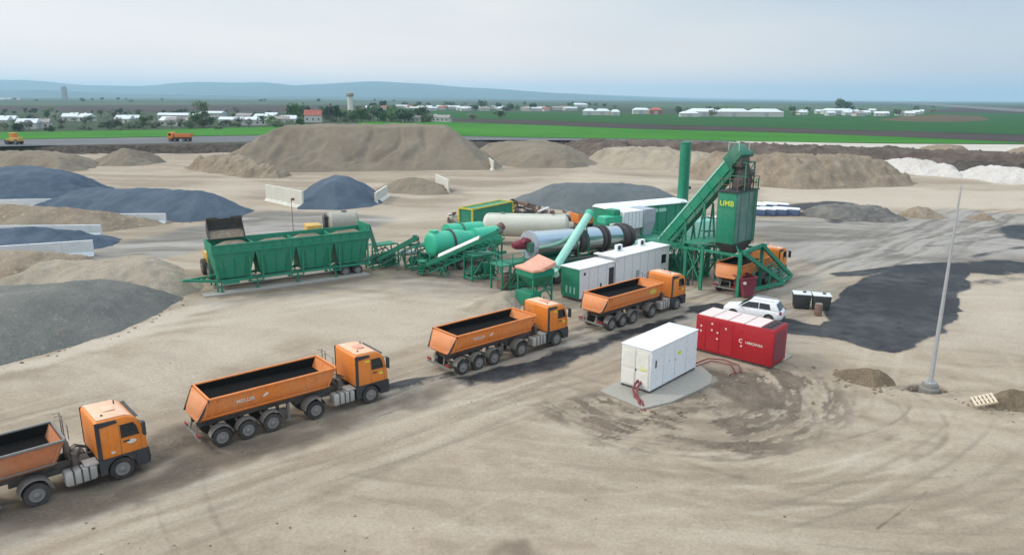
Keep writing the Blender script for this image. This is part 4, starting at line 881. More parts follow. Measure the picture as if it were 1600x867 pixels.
mb = MB(); mb.box(0, 1.5, 0, 1.9, -0.05, 0.08); o = mb.build('concrete_slab', M['conc']); o.location = (18.2, 45.2, 0); o.rotation_euler = (0, 0, rad(48)); tag(o, 'small pale slab beside the end of the red generator', 'concrete slab')

# ------------------------------------------------------------------ white estate car
CAR = empty('parked_car', (19.35, 55.0, 0.03), 148, 'white estate car parked behind the red generator', 'car')
def sect(x, w, z0, z1, zr=0.12): return [(x, -w + zr, z0), (x, -w, z0 + .15), (x, -w, z1 - .18), (x, -w + .1, z1), (x, w - .1, z1), (x, w, z1 - .18), (x, w, z0 + .15), (x, w - zr, z0)]
mb = MB(); mb.loft([sect(2.28, .62, .35, .72), sect(2.15, .8, .27, .86), sect(1.3, .9, .24, 1.0), sect(.9, .9, .24, 1.02), sect(-1.6, .9, .24, 1.05), sect(-2.1, .86, .28, 1.02), sect(-2.28, .76, .36, .9)])
cb = mb.build('car_body', M['carwhite'], CAR, bevel=0.03)
def gh(x, w, z): return (x, w, z)
mb = MB(); mb.hexa([(-2.12, -.84, 1.0), (1.1, -.84, 1.0), (1.1, .84, 1.0), (-2.12, .84, 1.0)], [(-1.75, -.66, 1.62), (.15, -.66, 1.64), (.15, .66, 1.64), (-1.75, .66, 1.62)])
cn = mb.build('cabin_roof', M['carwhite'], CAR, bevel=0.09, seg=3)
for s in (-1, 1):
    def sp(x, z): return (x, s * (0.845 - (z - 1.0) * 0.285), z)
    for q in ([(0.92, 1.08), (.3, 1.5), (-.5, 1.52), (-.5, 1.08)], [(-.56, 1.08), (-.56, 1.52), (-1.3, 1.5), (-1.45, 1.08)]):
        mb = MB(); a = [sp(*p) for p in q]; mb.loft([a, [(x, y + s * .012, z) for x, y, z in a]]); mb.build('side_window', M['glass'], cn)
    mb = MB().tube([(.05, s * .6, 1.66), (-.1, s * .62, 1.72), (-1.5, s * .62, 1.71), (-1.65, s * .6, 1.65)], 0.025, 6); mb.build('roof_rail', M['galv'], cn)
    MB().box(0.75, 0.9, s * .98 - .08, s * .98 + .08, 1.02, 1.16).build('wing_mirror', M['carwhite'], cb, bevel=0.02)
    MB().box(-2.27, -2.1, s * .72 - .12, s * .72 + .12, .78, 1.0).build('tail_light', M['lamp_red'], cb, bevel=0.02)
    MB().box(2.12, 2.25, s * .6 - .15, s * .6 + .15, .66, .78).build('headlight', M['galv'], cb, bevel=0.02)
    for x in (1.4, -1.35):
        wheel(CAR, x, s * .82, .35, .22, s, .22)
        mb = MB().rings((x, s * .895, .36), (x, s * .915, .36), [(0, .42), (1, .42)], 20); mb.build('wheel_arch', M['black'], cb)
mb = MB(); mb.hexa([(1.02, -.76, 1.06), (1.04, .76, 1.06), (1.0, .76, 1.05), (1.0, -.76, 1.05)], [(.24, -.6, 1.58), (.24, .6, 1.58), (.2, .6, 1.58), (.2, -.6, 1.58)])
mb = MB(); mb.loft([[(1.06, -.76, 1.05), (1.06, .76, 1.05), (.2, .6, 1.61), (.2, -.6, 1.61)], [(1.08, -.76, 1.06), (1.08, .76, 1.06), (.22, .6, 1.63), (.22, -.6, 1.63)]]); mb.build('windscreen', M['glass'], cn)
mb = MB(); mb.loft([[(-2.1, -.7, 1.08), (-2.1, .7, 1.08), (-1.82, .6, 1.54), (-1.82, -.6, 1.54)], [(-2.13, -.7, 1.08), (-2.13, .7, 1.08), (-1.85, .6, 1.54), (-1.85, -.6, 1.54)]]); mb.build('rear_window', M['glass'], cn)
MB().box(-2.3, -2.27, -.26, .26, .62, .74).build('number_plate', M['label_white'], cb)
MB().box(-2.3, 2.2, -.8, .8, .2, .36).build('sill_trim', M['black'], cb, bevel=0.03)

# ------------------------------------------------------------------ light mast in its pit, pallet, black tanks
MP = empty('light_mast', (POLE.x, POLE.y, -0.55), 0, 'tall galvanised light mast standing in an open foundation pit', 'light mast')
fd = MB().rings((0, 0, 0), (0, 0, .95), [(0, .62), (.7, .6), (.78, .5), (1, .46)], 9).build('foundation_collar', M['guard'], MP, bevel=.03)
MB().rings((0, 0, .95), (0, 0, 12.9), [(0, .14), (.5, .095), (1, .045)], 14).build('mast', M['galv'], MP)
MB().cyl((0, 0, .95), (0, 0, 1.02), .3).build('base_flange', M['galv'], MP)
mb = MB(); [mb.cyl((.24 * math.cos(a), .24 * math.sin(a), .9), (.24 * math.cos(a), .24 * math.sin(a), 1.15), .025, n=6) for a in (0, 1.57, 3.14, 4.71)]; mb.build('anchor_bolt', M['galv'], fd)
PL = empty('wooden_pallet', (27.0, 38.0, 0.42), -12, 'pale broken wooden pallet lying on the right soil heap', 'pallet'); PL.rotation_euler = (rad(16), rad(-20), rad(-14))
mb = MB(); [mb.box(-.6 + .2 * k, -.47 + .2 * k, -.4, .4, .1, .13) for k in range(6)]; mb.build('top_boards', M['wood'], PL)
mb = MB(); [mb.box(-.6, .55, -.4 + .36 * k, -.32 + .36 * k, 0, .1) for k in range(3)]; mb.build('stringer', M['wood'], PL)
BT = spot(1240, 484)
for k, (dx, dy, lb) in enumerate(((0.9, 0.8, 'black plastic tank, left of the pair on the pale pad'), (2.35, 0.3, 'black plastic tank, right of the pair next to a rusty barrel'))):
    t_ = empty('black_tank', (BT.x + dx, BT.y + dy, 0.02), -15, lb, 'tank', 'black tanks beside the bitumen spill')
    MB().frus(-.62, .62, -.55, .55, 0, -.7, .7, -.62, .62, 1.2).build('tank_body', M['black'], t_, bevel=0.05)
    MB().box(-.72, .72, -.64, .64, 1.2, 1.27).build('tank_lid', M['concb'], t_, bevel=0.02)
    MB().cyl((.2, .1, 1.27), (.2, .1, 1.36), .14).build('filler_cap', M['black'], t_)
p = spot(1278, 492); br = empty('oil_barrel', (p.x, p.y, 0), 0, 'rusty oil barrel in front of the black tanks', 'barrel')
MB().rings((0, 0, 0), (0, 0, .95), [(0, .28), (.02, .3), (.33, .3), (.34, .315), (.36, .3), (.66, .3), (.67, .315), (.69, .3), (.98, .3), (1, .28)], 18).build('barrel_body', M['rust'], br)
MB().cyl((0, 0, .95), (0, 0, .965), .28).build('barrel_lid', M['guard'], br)

# ------------------------------------------------------------------ cold feed bins
def dirv(deg): return Vector((math.cos(rad(deg)), math.sin(rad(deg)), 0))
BN = empty('cold_feed_bins', (-25.75, 61.4, 0), 33.8, 'long row of four green cold feed bins on a wheeled chassis', 'feed bins')
xs_ = [-0.5, 3.15, 6.85, 10.5, 14.1]
for k in range(4):
    x0, x1 = xs_[k], xs_[k + 1]
    mb = MB()
    top = [(x0, 0, 3.62), (x1, 0, 3.62), (x1, 2.8, 3.62), (x0, 2.8, 3.62)]; bot = [(x0 + .5, .4, 1.25), (x1 - .5, .4, 1.25), (x1 - .5, 2.4, 1.25), (x0 + .5, 2.4, 1.25)]
    mid = [(x0 + .12, .06, 3.1), (x1 - .12, .06, 3.1), (x1 - .12, 2.74, 3.1), (x0 + .12, 2.74, 3.1)]
    mb.loft([bot, mid, top], True, False)
    hp = mb.build('hopper', M['green'], BN)
    mb = MB(); [mb.beam((x0 + .12 + (x1 - x0 - .24) * f, .05, 3.1), (x0 + .5 + (x1 - x0 - 1.0) * f, .38, 1.3), .07, .07) for f in (.2, .5, .8)]; mb.build('stiffener', M['steelframe'], hp)
    MB().box((x0 + x1) / 2 - .5, (x0 + x1) / 2 + .5, .9, 1.9, 1.1, 1.36).build('discharge_gate', M['steelframe'], hp)
mb = MB().box(-.5, 14.1, -.06, 0, 3.6, 4.32).box(-.5, 14.1, 2.8, 2.86, 3.6, 4.42).box(-.56, -.5, -.06, 2.86, 3.6, 4.5).box(14.1, 14.16, -.06, 2.86, 3.6, 4.95)
for x in xs_[1:4]: mb.box(x - .04, x + .04, 0, 2.8, 3.4, 4.25)
mb.beam((-.6, -.08, 4.33), (14.2, -.08, 4.33), .12, .12); mb.beam((-.6, -.09, 3.66), (14.2, -.09, 3.66), .10, .14); mb.beam((-.6, 2.88, 4.42), (14.2, 2.88, 4.42), .1, .1)
for x in np.arange(.1, 14.0, .92): mb.box(x, x + .09, -.12, -.06, 3.74, 4.27)
mb.build('rim_wall', M['green'], BN)
mb = MB().box(-.4, 14.0, .1, .22, .98, 1.2).box(-.4, 14.0, 2.58, 2.7, .98, 1.2).box(.2, 1.6, .1, .25, .75, 1.0)
for x in (-.3, 2.6, 3.7, 6.3, 7.4, 10.0, 11.0, 13.9):
    for yy in (.05, 2.75): mb.beam((x, yy, .8 if x > 0 else 0.2), (x, yy, 3.6), .13)
for x in (2.6, 6.3, 10.0): mb.beam((x, .03, .8), (x + 1.1, .03, .8), .1); mb.beam((x, .03, 1.55), (x + 1.1, .03, 1.05), .06)
mb.build('chassis_frame', M['green'], BN)
for x in (0.05, 3.15, 6.85, 10.5):
    for yy in (.0, 2.8): MB().beam((x, yy, 0.2), (x, yy, 1.1), .12).box(x - .16, x + .16, yy - .16, yy + .16, .16, .22).build('support_foot', M['steelframe'], BN)
MB().box(-.3, 14.4, 1.0, 1.8, .82, .94).build('collecting_belt', M['black'], BN)
for x in (11.6, 12.85):
    for yy, s_ in ((.45, -1), (2.35, 1)): wheel(BN, x, yy, .5, .5, s_, .28)
mb = MB(); mb.beam((-.3, .3, 1.1), (-2.6, 1.4, 1.25), .16, .22); mb.beam((-.3, 2.5, 1.1), (-2.6, 1.4, 1.25), .16, .22); mb.beam((-1.3, .8, 1.15), (-1.3, 2.0, 1.15), .1); mb.beam((-.3, .3, 1.9), (-1.4, .85, 1.2), .1); mb.box(-2.9, -2.5, 1.25, 1.55, 1.15, 1.35); mb.build('drawbar', M['green'], BN)
mb = MB(); mb.beam((14.2, 1.4, 1.0), (15.4, 1.4, 1.6), .7, .1); mb.beam((14.2, .4, 4.8), (15.0, .4, 2.0), .1, .4); mb.build('end_chute', M['greend'], BN)
o = MB().box(-1.6, 13.7, -.7, .75, -.05, .16).box(-.2, 13.7, 2.3, 3.3, -.05, .15).build('footing_strip', M['conc'], bevel=.03, seg=1); o.location = BN.location; o.rotation_euler = BN.rotation_euler; tag(o, 'pale concrete footing strips under the green cold feed bins', 'footing')
for (xa, xb, h, lb, sd_) in ((0.2, 3.0, .75, 'mound of beige gravel in the leftmost feed bin', 1), (4.0, 6.6, .35, 'shallow gravel fill in the second feed bin from the left', 2), (7.0, 9.8, .8, 'brown gravel mound in the third feed bin from the left', 3), (10.8, 13.8, .5, 'gravel fill in the feed bin nearest the drum', 4)):
    c_ = [BN.matrix_basis @ Vector((x, y, 0)) for x, y in ((xa, .75), (xb, .75), (xb, 2.1), (xa, 2.1))]
    heap('gravel_fill', [(p.x, p.y) for p in c_], h, SANDB, lb, 30, .15, seed=50 + sd_, wob=.1, cat='gravel', group='gravel lying in the feed bins', base=4.0)

# ------------------------------------------------------------------ wheel loader and tank truck behind the bins
def loader(loc, deg, label):
    T = empty('wheel_loader', loc, deg, label, 'wheel loader')
    for x in (-1.6, 1.4):
        for s in (-1, 1): wheel(T, x, s * 1.05, .78, .6, s, .4)
    b_ = MB().prism([(-2.9, .9), (-2.9, 1.9), (-2.6, 2.15), (-.9, 2.25), (-.9, .9)], -.95, .95).build('engine_body', M['machine'], T, bevel=.06)
    MB().box(-2.95, -2.9, -.6, .6, 1.1, 1.9).build('grille', M['black'], b_)
    MB().box(-.9, 2.2, -.55, .55, .75, 1.35).build('front_frame', M['machine'], T, bevel=.05)
    cb_ = MB().frus(-.85, .7, -.8, .8, 1.4, -.75, .5, -.7, .7, 3.15).build('cab', M['machine'], T, bevel=.05)
    MB().box(-.85, .65, -.78, .78, 3.15, 3.27).build('cab_roof', M['label_white'], cb_, bevel=.04)
    mb = MB(); mb.loft([[(.69, -.66, 2.0), (.69, .66, 2.0), (.55, .6, 3.0), (.55, -.6, 3.0)], [(.72, -.66, 2.0), (.72, .66, 2.0), (.58, .6, 3.0), (.58, -.6, 3.0)]]); mb.build('cab_window', M['glass'], cb_)
    mb = MB()
    for s in (-1, 1): mb.beam((1.0, s * .5, 2.0), (2.6, s * .5, 3.4), .16, .4); mb.beam((2.6, s * .5, 3.4), (3.55, s * .5, 4.75), .16, .34); mb.beam((1.2, s * .3, 1.2), (2.6, s * .45, 3.2), .12)
    mb.beam((2.6, -.5, 3.4), (2.6, .5, 3.4), .2); mb.build('lift_arm', M['machine'], T)
    pr_ = [(3.75, 6.15), (3.35, 5.4), (3.4, 4.85), (3.8, 4.5), (4.7, 4.45)]
    th = .07; inner = [(x + .08, z + .05) for x, z in pr_]
    mb = MB(); mb.prism(pr_ + inner[::-1], -1.55, 1.55)
    for s in (-1, 1): mb.prism(pr_, s * 1.55 - .03, s * 1.55 + .03)
    bu = mb.build('bucket', M['mixer'], T)
    mb = MB().box(3.7, 3.8, -1.55, -.55, 6.1, 6.35).box(3.7, 3.8, .55, 1.55, 6.1, 6.35); mb.build('spill_guard', M['mixer'], bu)
    mb = MB(); mb.prism([(3.5, 5.1), (3.55, 4.9), (3.85, 4.6), (4.6, 4.52), (4.1, 5.0)], -1.5, 1.5); mb.build('gravel_load', SANDB, bu)
    return T
pb = spot(353, 362, 5.0); f_ = dirv(-56)
loader((pb.x - f_.x * 4.1, pb.y - f_.y * 4.1, 0), -56, 'wheel loader with raised dark bucket behind the left end of the feed bins')
pt = spot(526, 347, 4.0)
TT = empty('tank_truck', (pt.x, pt.y, 0), 205, 'tank truck with rounded beige tank behind the right end of the feed bins', 'truck')
MB().rings((-2.3, 0, 3.9), (1.0, 0, 3.9), [(0, .6), (.03, 1.0), (.1, 1.2), (.9, 1.2), (.97, 1.0), (1, .6)], 22).build('tank', M['tankdull'], TT)
MB().cyl((-.8, 0, 5.0), (-.8, 0, 5.25), .3).build('manhole', M['guard'], TT)
mb = MB().box(-2.8, 3.4, -.45, .45, .9, 1.2).box(-2.4, .8, -.6, .6, 1.2, 2.8).build('chassis', M['chassis'], TT)
MB().box(1.7, 3.3, -1.0, 1.0, 1.1, 3.95).build('cab', M['machine'], TT, bevel=.1)
mb = MB(); [mb.box(1.1 + .18 * q, 1.2 + .18 * q, -.6, .6, 2.4, 4.9 - .2 * q) for q in range(2)]; mb.build('pump_stack', M['mixer'], TT)
for x in (-2.0, -.7, 2.5):
    for s in (-1, 1): wheel(TT, x, s * .95, .5, .4, s, .28)
p = spot(462, 392, 0); fp = empty('marker_pole', (p.x - 1.5, p.y + 4.5, 0), 0, 'thin brown marker pole with a small flag behind the feed bins', 'pole')
MB().cyl((0, 0, 0), (0, 0, 5.4), .04, n=8).build('pole', M['rust'], fp); MB().box(0, .4, -.01, .01, 5.1, 5.4).build('flag', M['rust'], fp)

# ------------------------------------------------------------------ conveyors and drums
def conveyor(a, b, w, h, label, legs=(), mat='steelframe', rails=True, belt='black', group=None):
    a = Vector(a); b = Vector(b); d = b - a; g_ = Vector((d.x, d.y, 0)); Ln = d.length
    T = empty('belt_conveyor', (a.x, a.y, 0), math.degrees(math.atan2(d.y, d.x)), label, 'conveyor', group)
    H_ = g_.length; A = Vector((0, 0, a.z)); B = Vector((H_, 0, b.z)); n = Vector((-(b.z - a.z), 0, H_)).normalized()
    mb = MB()
    for s in (-1, 1):
        o_ = Vector((0, s * w / 2, 0)); mb.beam(A + o_, B + o_, .08, .14); mb.beam(A + o_ - n * h, B + o_ - n * h, .08, .1)
        k = max(4, int(Ln / 0.9))
        for q in range(k):
            p0 = A.lerp(B, q / k) + o_; p1 = A.lerp(B, (q + 1) / k) + o_
            mb.beam(p0, p1 - n * h, .05); mb.beam(p1, p1 - n * h, .05)
    T_ = mb.build('truss_frame', M[mat], T)
    MB().beam(A + n * .09, B + n * .09, w * .86, .05).build('belt', M[belt], T)
    if rails:
        mb = MB()
        for s in (-1, 1): mb.beam(A + Vector((0, s * w * .52, .2)), B + Vector((0, s * w * .52, .2)), .04, .24)
        mb.build('side_skirt', M['green'], T)
    MB().cyl(B + Vector((0, -w / 2, 0)), B + Vector((0, w / 2, 0)), .2).build('head_pulley', M['mixer'], T)
    MB().box(H_ - .5, H_ - .1, w / 2, w / 2 + .45, b.z - .15, b.z + .25).build('drive_motor', M['greend'], T, bevel=.03, seg=1)
    for f in legs:
        p = A.lerp(B, f) - n * h
        mb = MB()
        for s in (-1, 1): mb.beam((p.x, s * w / 2, p.z), (p.x + .4, s * (w / 2 + .15), 0), .1); mb.beam((p.x, s * w / 2, p.z), (p.x - .5, s * (w / 2 + .15), 0), .1)
        mb.beam((p.x + .2, -w / 2, p.z * .5), (p.x + .2, w / 2, p.z * .5), .08); mb.build('support_leg', M[mat], T)
    return T
conveyor(spot(590, 407, .9), spot(652, 373, 3.1), .9, .5, 'short green belt conveyor between the feed bins and the green drum', (.55, .92), mat='greend')
CV = conveyor(spot(668, 414, 1.1), spot(782, 363, 4.6), 1.0, .75, 'inclined green belt conveyor running past the green drum', (.18, .9), mat='green')
_H = (spot(782, 363, 4.6) - spot(668, 414, 1.1)).xy.length
mb = MB(); R_ = []
for f in (.16, .72):
    R_.append([(_H * f, .5 * math.cos(a), 1.1 + 3.5 * f + .18 + .42 * math.sin(a)) for a in [math.pi * k / 10 for k in range(11)]])
mb.loft(R_); mb.build('belt_cover', M['cream'], CV)
RD = empty('recycling_drum', (-8.3, 70.2, 0), 38, 'rounded green and pale drum on wheels left of the polished drum', 'drum')
z_ = 2.75
MB().rings((0, 0, z_), (2.3, 0, z_), [(0, .7), (.03, 1.1), (.08, 1.22), (1, 1.22)], 26).build('green_end', M['greenl'], RD)
MB().rings((2.3, 0, z_), (2.5, 0, z_), [(0, 1.35), (1, 1.35)], 26).build('drive_ring', M['band'], RD)
MB().rings((2.5, 0, z_), (5.4, 0, z_), [(0, 1.22), (.3, 1.2), (.6, 1.0), (1, .8)], 26).build('green_cone', M['greenl'], RD)
MB().rings((5.4, 0, z_), (8.3, 0, z_), [(0, 1.1), (1, 1.1)], 26).build('green_barrel', M['greenl'], RD)
MB().cyl((.6, 0, z_ + 1.1), (.6, 0, z_ + 1.42), .45).build('inspection_hatch', M['greenl'], RD)
MB().cyl((3.6, 2.4, z_ + .35), (8.0, 2.4, z_ + .2), 1.05, n=24).build('rear_barrel', M['greenl'], RD)
MB().rings((5.2, 2.4, z_ + .3), (5.4, 2.4, z_ + .3), [(0, 1.16), (1, 1.16)], 24).build('drive_ring', M['greend'], RD)
MB().box(3.4, 8.2, 1.6, 3.2, 0, 1.6).build('barrel_base', M['steelframe'], RD)
MB().cyl((8.3, 0, z_ + .6), (9.2, 0, z_ + 1.0), .45).build('exhaust_elbow', M['rust'], RD)
mb = MB()
for s in (-1, 1):
    mb.beam((-.8, s * .9, 1.05), (9.0, s * .9, 1.05), .16, .3)
    for x in (-.5, 2.4, 5.4, 8.4): mb.beam((x, s * .9, 1.1), (x, s * 1.0, 2.2), .14); mb.beam((x, s * .9, .1), (x, s * .9, 1.0), .14)
for x in (-.5, 2.4, 5.4, 8.4): mb.beam((x, -.9, 1.05), (x, .9, 1.05), .14)
for k in range(5): mb.box(-1.7, -.9, -1.2, -.4, .3 + .28 * k, .34 + .28 * k)
mb.beam((-1.7, -1.2, 0), (-1.0, -1.2, 1.7), .08); mb.beam((-1.7, -.4, 0), (-1.0, -.4, 1.7), .08)
mb.build('chassis_frame', M['green'], RD)
for x in (1.0, 3.2):
    for s in (-1, 1): wheel(RD, x, s * .95, .52, .42, s, .3)
mb = MB().box(3.4, 5.2, -1.9, -1.2, .9, 1.9).box(5.5, 6.3, -2.0, -1.2, .5, 1.5).box(6.4, 7.0, -1.8, -1.0, 1.2, 2.2); mb.build('motor_skid', M['greend'], RD, bevel=.04, seg=1)
mb = MB(); [mb.tube([(5.2 + .3 * q, -1.6, .6), (5.6 + .3 * q, -1.9, 1.5 + .2 * q), (6.2, -1.4, 2.1)], .06, 6) for q in range(4)]; mb.build('pipework', M['guard'], RD)

DD = empty('dryer_drum', (1.65, 65.2, 0), 36.6, 'long polished metal dryer drum with dark rings on a green chassis', 'drum')
Ld, za, zb = 12.76, 3.85, 3.25
def dp_(t): return (Ld * t, 0, za + (zb - za) * t)
def dsec(t0, t1, r, name, mat, n=32): return MB().cyl(dp_(t0), dp_(t1), r, n=n).build(name, M[mat], DD)
dsec(.0, .40, 1.22, 'polished_shell', 'chrome'); dsec(.40, .50, 1.16, 'drum_shell', 'band'); dsec(.50, .64, 1.22, 'polished_shell', 'chrome'); dsec(.64, .72, 1.2, 'drum_shell', 'band'); dsec(.72, .86, 1.22, 'polished_shell', 'chrome'); dsec(.86, 1.0, 1.2, 'drum_shell', 'band')
dsec(-.02, .004, 1.3, 'end_flange', 'grey')
for t in (.415, .655, .70, .88, .95): dsec(t, t + .018, 1.36, 'running_ring', 'band')
mb = MB()
for s in (-1, 1):
    mb.beam((-1.2, s * .95, 1.85), (Ld + .6, s * .95, 1.55), .2, .36)
    for x in (-.8, 3.0, 6.5, 10, Ld): mb.beam((x, s * .95, .05), (x, s * .95, 1.7), .18)
    for x in (3.0, 6.5): mb.beam((x, s * .95, .2), (x + 1.6, s * .95, 1.6), .1)
for x in (-.8, 3.0, 6.5, 10, Ld): mb.beam((x, -.95, 1.65), (x, .95, 1.65), .16)
mb.build('chassis_frame', M['green'], DD)
for x, w_, h_, mm in ((.3, 1.3, 1.3, 'greend'), (2.0, .8, .9, 'mixer'), (3.6, 1.6, 1.1, 'green'), (5.8, .7, 1.2, 'rust'), (7.2, 1.5, 1.0, 'greend'), (9.4, 1.2, 1.2, 'mixer'), (11.2, 1.0, 1.4, 'green')): MB().box(x, x + w_, -1.35, -.5, .12, .12 + h_).cyl((x + .2, -1.0, .12 + h_), (x + .2, -1.0, .42 + h_), .14, n=10).build('drive_unit', M[mm], DD, bevel=.04, seg=1)
for k in range(3): MB().tube([(.4 + .2 * k, -1.25, 1.3), (1.5, -1.2 - .06 * k, 2.1 + .12 * k), (5.0, -1.2 - .06 * k, 2.0 + .12 * k), (9.5, -1.2 - .06 * k, 1.8 + .12 * k), (11.5, -1.0, 1.4)], .06, 6).build('pipe', M['guard' if k else 'greend'], DD)
for x in (5.3, 8.6):
    for s in (-1, 1): MB().cyl((x - .3, s * .85, 2.15), (x + .3, s * .85, 2.15), .3).build('support_roller', M['band'], DD)
MB().cyl((-1.5, .1, za + .1), (-.2, .1, za + .1), .42, .55, 16).cyl((-1.9, .1, za + .1), (-1.5, .1, za + .1), .25, .42, 16).build('burner', M['darkred'], DD)
MB().cyl((-1.1, -.4, za + .6), (-.3, -.2, za + .35), .28).build('burner_duct', M['darkred'], DD)
MB().box(-.75, -.28, -.95, -.45, za - .5, za + .35).build('burner_cabinet', M['greend'], DD)
BP = empty('burner_platform', (-.9, 62.6, 0), 36.6, 'green steel platform with handrails in front of the burner', 'platform')
mb = MB()
for x in (0, 2.2):
    for yy in (0, 1.7): mb.beam((x, yy, 0), (x, yy, 2.3), .14)
mb.beam((0, 0, .2), (2.2, 0, 2.2), .08); mb.beam((0, 1.7, 1.2), (2.2, 1.7, 1.2), .08); mb.beam((0, 0, 1.1), (0, 1.7, 1.1), .08)
mb.build('support_post', M['steelframe'], BP)
MB().box(-.1, 2.6, -.1, 1.8, 2.3, 2.4).build('deck', M['green'], BP)
mb = MB()
for x, yy in ((0, 0), (1.2, 0), (2.5, 0), (0, 1.7), (0, .85)): mb.beam((x, yy, 2.4), (x, yy, 3.35), .06)
for z in (2.9, 3.35): mb.beam((0, 0, z), (2.5, 0, z), .05); mb.beam((0, 0, z), (0, 1.7, z), .05)
mb.build('handrail', M['green'], BP)
MB().box(.3, 1.5, .2, 1.3, .1, 1.4).build('pump_unit', M['rust'], BP, bevel=.03, seg=1)

SP = empty('screw_conveyor', (4.0, 62.9, 0), 61, 'slanted mint green screw conveyor tube above the cabins', 'conveyor')
MB().cyl((-.2, 0, 2.25), (7.0, 0, 6.0), .40, n=18).build('conveyor_tube', M['mint'], SP)
MB().cyl((6.9, 0, 5.95), (7.35, 0, 6.2), .44, n=18).build('drive_end', M['greenl'], SP)
MB().cyl((-.35, 0, 2.1), (0, 0, 1.5), .3).build('inlet', M['mint'], SP)
mb = MB()
for f in (.55, .85):
    x = -.2 + 7.2 * f; z = 2.25 + 3.75 * f
    for s in (-1, 1): mb.beam((x, s * .3, z - .35), (x + .4, s * .7, 0), .1)
    mb.beam((x + .2, -.5, z * .5), (x + .2, .5, z * .5), .08)
mb.beam((1.5, 0, 2.7), (5.8, 0, .6), .08); mb.build('support_frame', M['steelframe'], SP)

CT = empty('storage_tank', tuple(spot(760, 349, 2.4).xy) + (0,), 0, 'long cream cylindrical tank lying behind the drums', 'tank')
a = spot(760, 349, 2.4); b = spot(884, 357, 2.0); CT.rotation_euler = (0, 0, math.atan2(b.y - a.y, b.x - a.x)); Lt = (b - a).xy.length
MB().rings((0, 0, 2.25), (Lt, 0, 2.25), [(-.04, .55), (-.025, 1.0), (0, 1.3), (.02, 1.36), (.98, 1.36), (1, 1.3), (1.025, 1.0), (1.04, .55)], 30).build('tank_shell', M['tank'], CT)
MB().cyl((2.0, 0, 3.5), (2.0, 0, 3.75), .25).build('manhole', M['guard'], CT)
MB().cyl((Lt - 1.5, 0, 3.5), (Lt - 1.5, 0, 3.7), .2).build('manhole', M['guard'], CT)
for x in (1.2, Lt / 2, Lt - 1.2): MB().box(x - .2, x + .2, -1.0, 1.0, 0, 1.2).build('saddle', M['conc'], CT)
MB().box(.2, Lt - .2, -.35, .35, 3.55, 3.62).build('walkway', M['tank'], CT)

DF = empty('dust_separator', (11.9, 75.6, 0), 36, 'white and grey dust separator box at the end of the polished drum', 'separator')
MB().box(0, 2.9, 0, 2.2, 3.4, 5.3).build('white_housing', M['white'], DF, bevel=.03, seg=1)
mb = MB(); [mb.box(.1 + .55 * k, .14 + .55 * k, -.02, 0, 3.45, 5.25) for k in range(6)]; mb.build('panel_seam', M['grey'], DF)
MB().box(2.9, 4.6, -.2, 2.2, 4.0, 5.35).frus(3.2, 4.3, .3, 1.7, 1.4, 2.9, 4.6, -.2, 2.2, 4.0).build('grey_hopper', M['grey'], DF)
MB().box(-2.4, 0, .3, 1.6, 4.2, 4.9).build('inlet_duct', M['greenl'], DF, bevel=.03, seg=1)
MB().box(-.9, 0, .6, 2.0, 4.9, 5.5).build('duct_elbow', M['green'], DF, bevel=.04)
mb = MB(); [mb.beam((x, yy, 0), (x, yy, 4.0), .16) for x in (.2, 2.8, 4.5) for yy in (.1, 2.1)]; mb.build('support_post', M['steelframe'], DF)

BH = empty('bag_filter', (10.9, 81.2, 0), 31, 'long green bag filter house with a bright pale roof', 'filter house')
MB().box(0, 12.2, 0, 2.7, 1.0, 4.75).build('filter_housing', M['green'], BH, bevel=.03, seg=1)
MB().loft([[(-.15, -.15, 4.75), (12.35, -.15, 4.75), (12.35, 2.85, 4.75), (-.15, 2.85, 4.75)], [(-.05, .3, 5.05), (12.25, .3, 5.05), (12.25, 2.4, 5.05), (-.05, 2.4, 5.05)]]).build('filter_roof', M['white'], BH)
mb = MB(); [mb.box(x, x + .08, -.07, 0, 1.0, 4.7) for x in np.arange(.6, 12, 1.4)]; mb.build('wall_rib', M['green'], BH)
MB().box(7.2, 8.9, -.03, 0, 3.9, 4.3).build('name_plate', M['mint'], BH)
mb = MB(); [mb.beam((x, yy, 0), (x, yy, 1.0), .2) for x in (.3, 4, 8, 11.9) for yy in (.2, 2.5)]; mb.build('support_post', M['steelframe'], BH)
MB().frus(4, 8, .9, 1.8, .3, 3, 9, .3, 2.4, 1.0).build('dust_hopper', M['green'], BH)
CH = empty('chimney', (21.15, 89.0, 0), 0, 'tall green cylindrical exhaust chimney', 'chimney')
MB().rings((0, 0, 0), (0, 0, 11.9), [(0, .66), (1, .62)], 28).build('stack', M['green'], CH)
mb = MB(); [mb.cyl((0, 0, z), (0, 0, z + .1), .68, n=28) for z in (3.2, 6.3, 9.3, 11.75)]; mb.build('joint_flange', M['green'], CH)
MB().box(.55, .95, -.2, .2, 6.2, 6.5).build('sampling_port', M['black'], CH)
MB().box(-1.0, .4, -.6, .6, .4, 2.6).build('inlet_duct', M['green'], CH, bevel=.05)

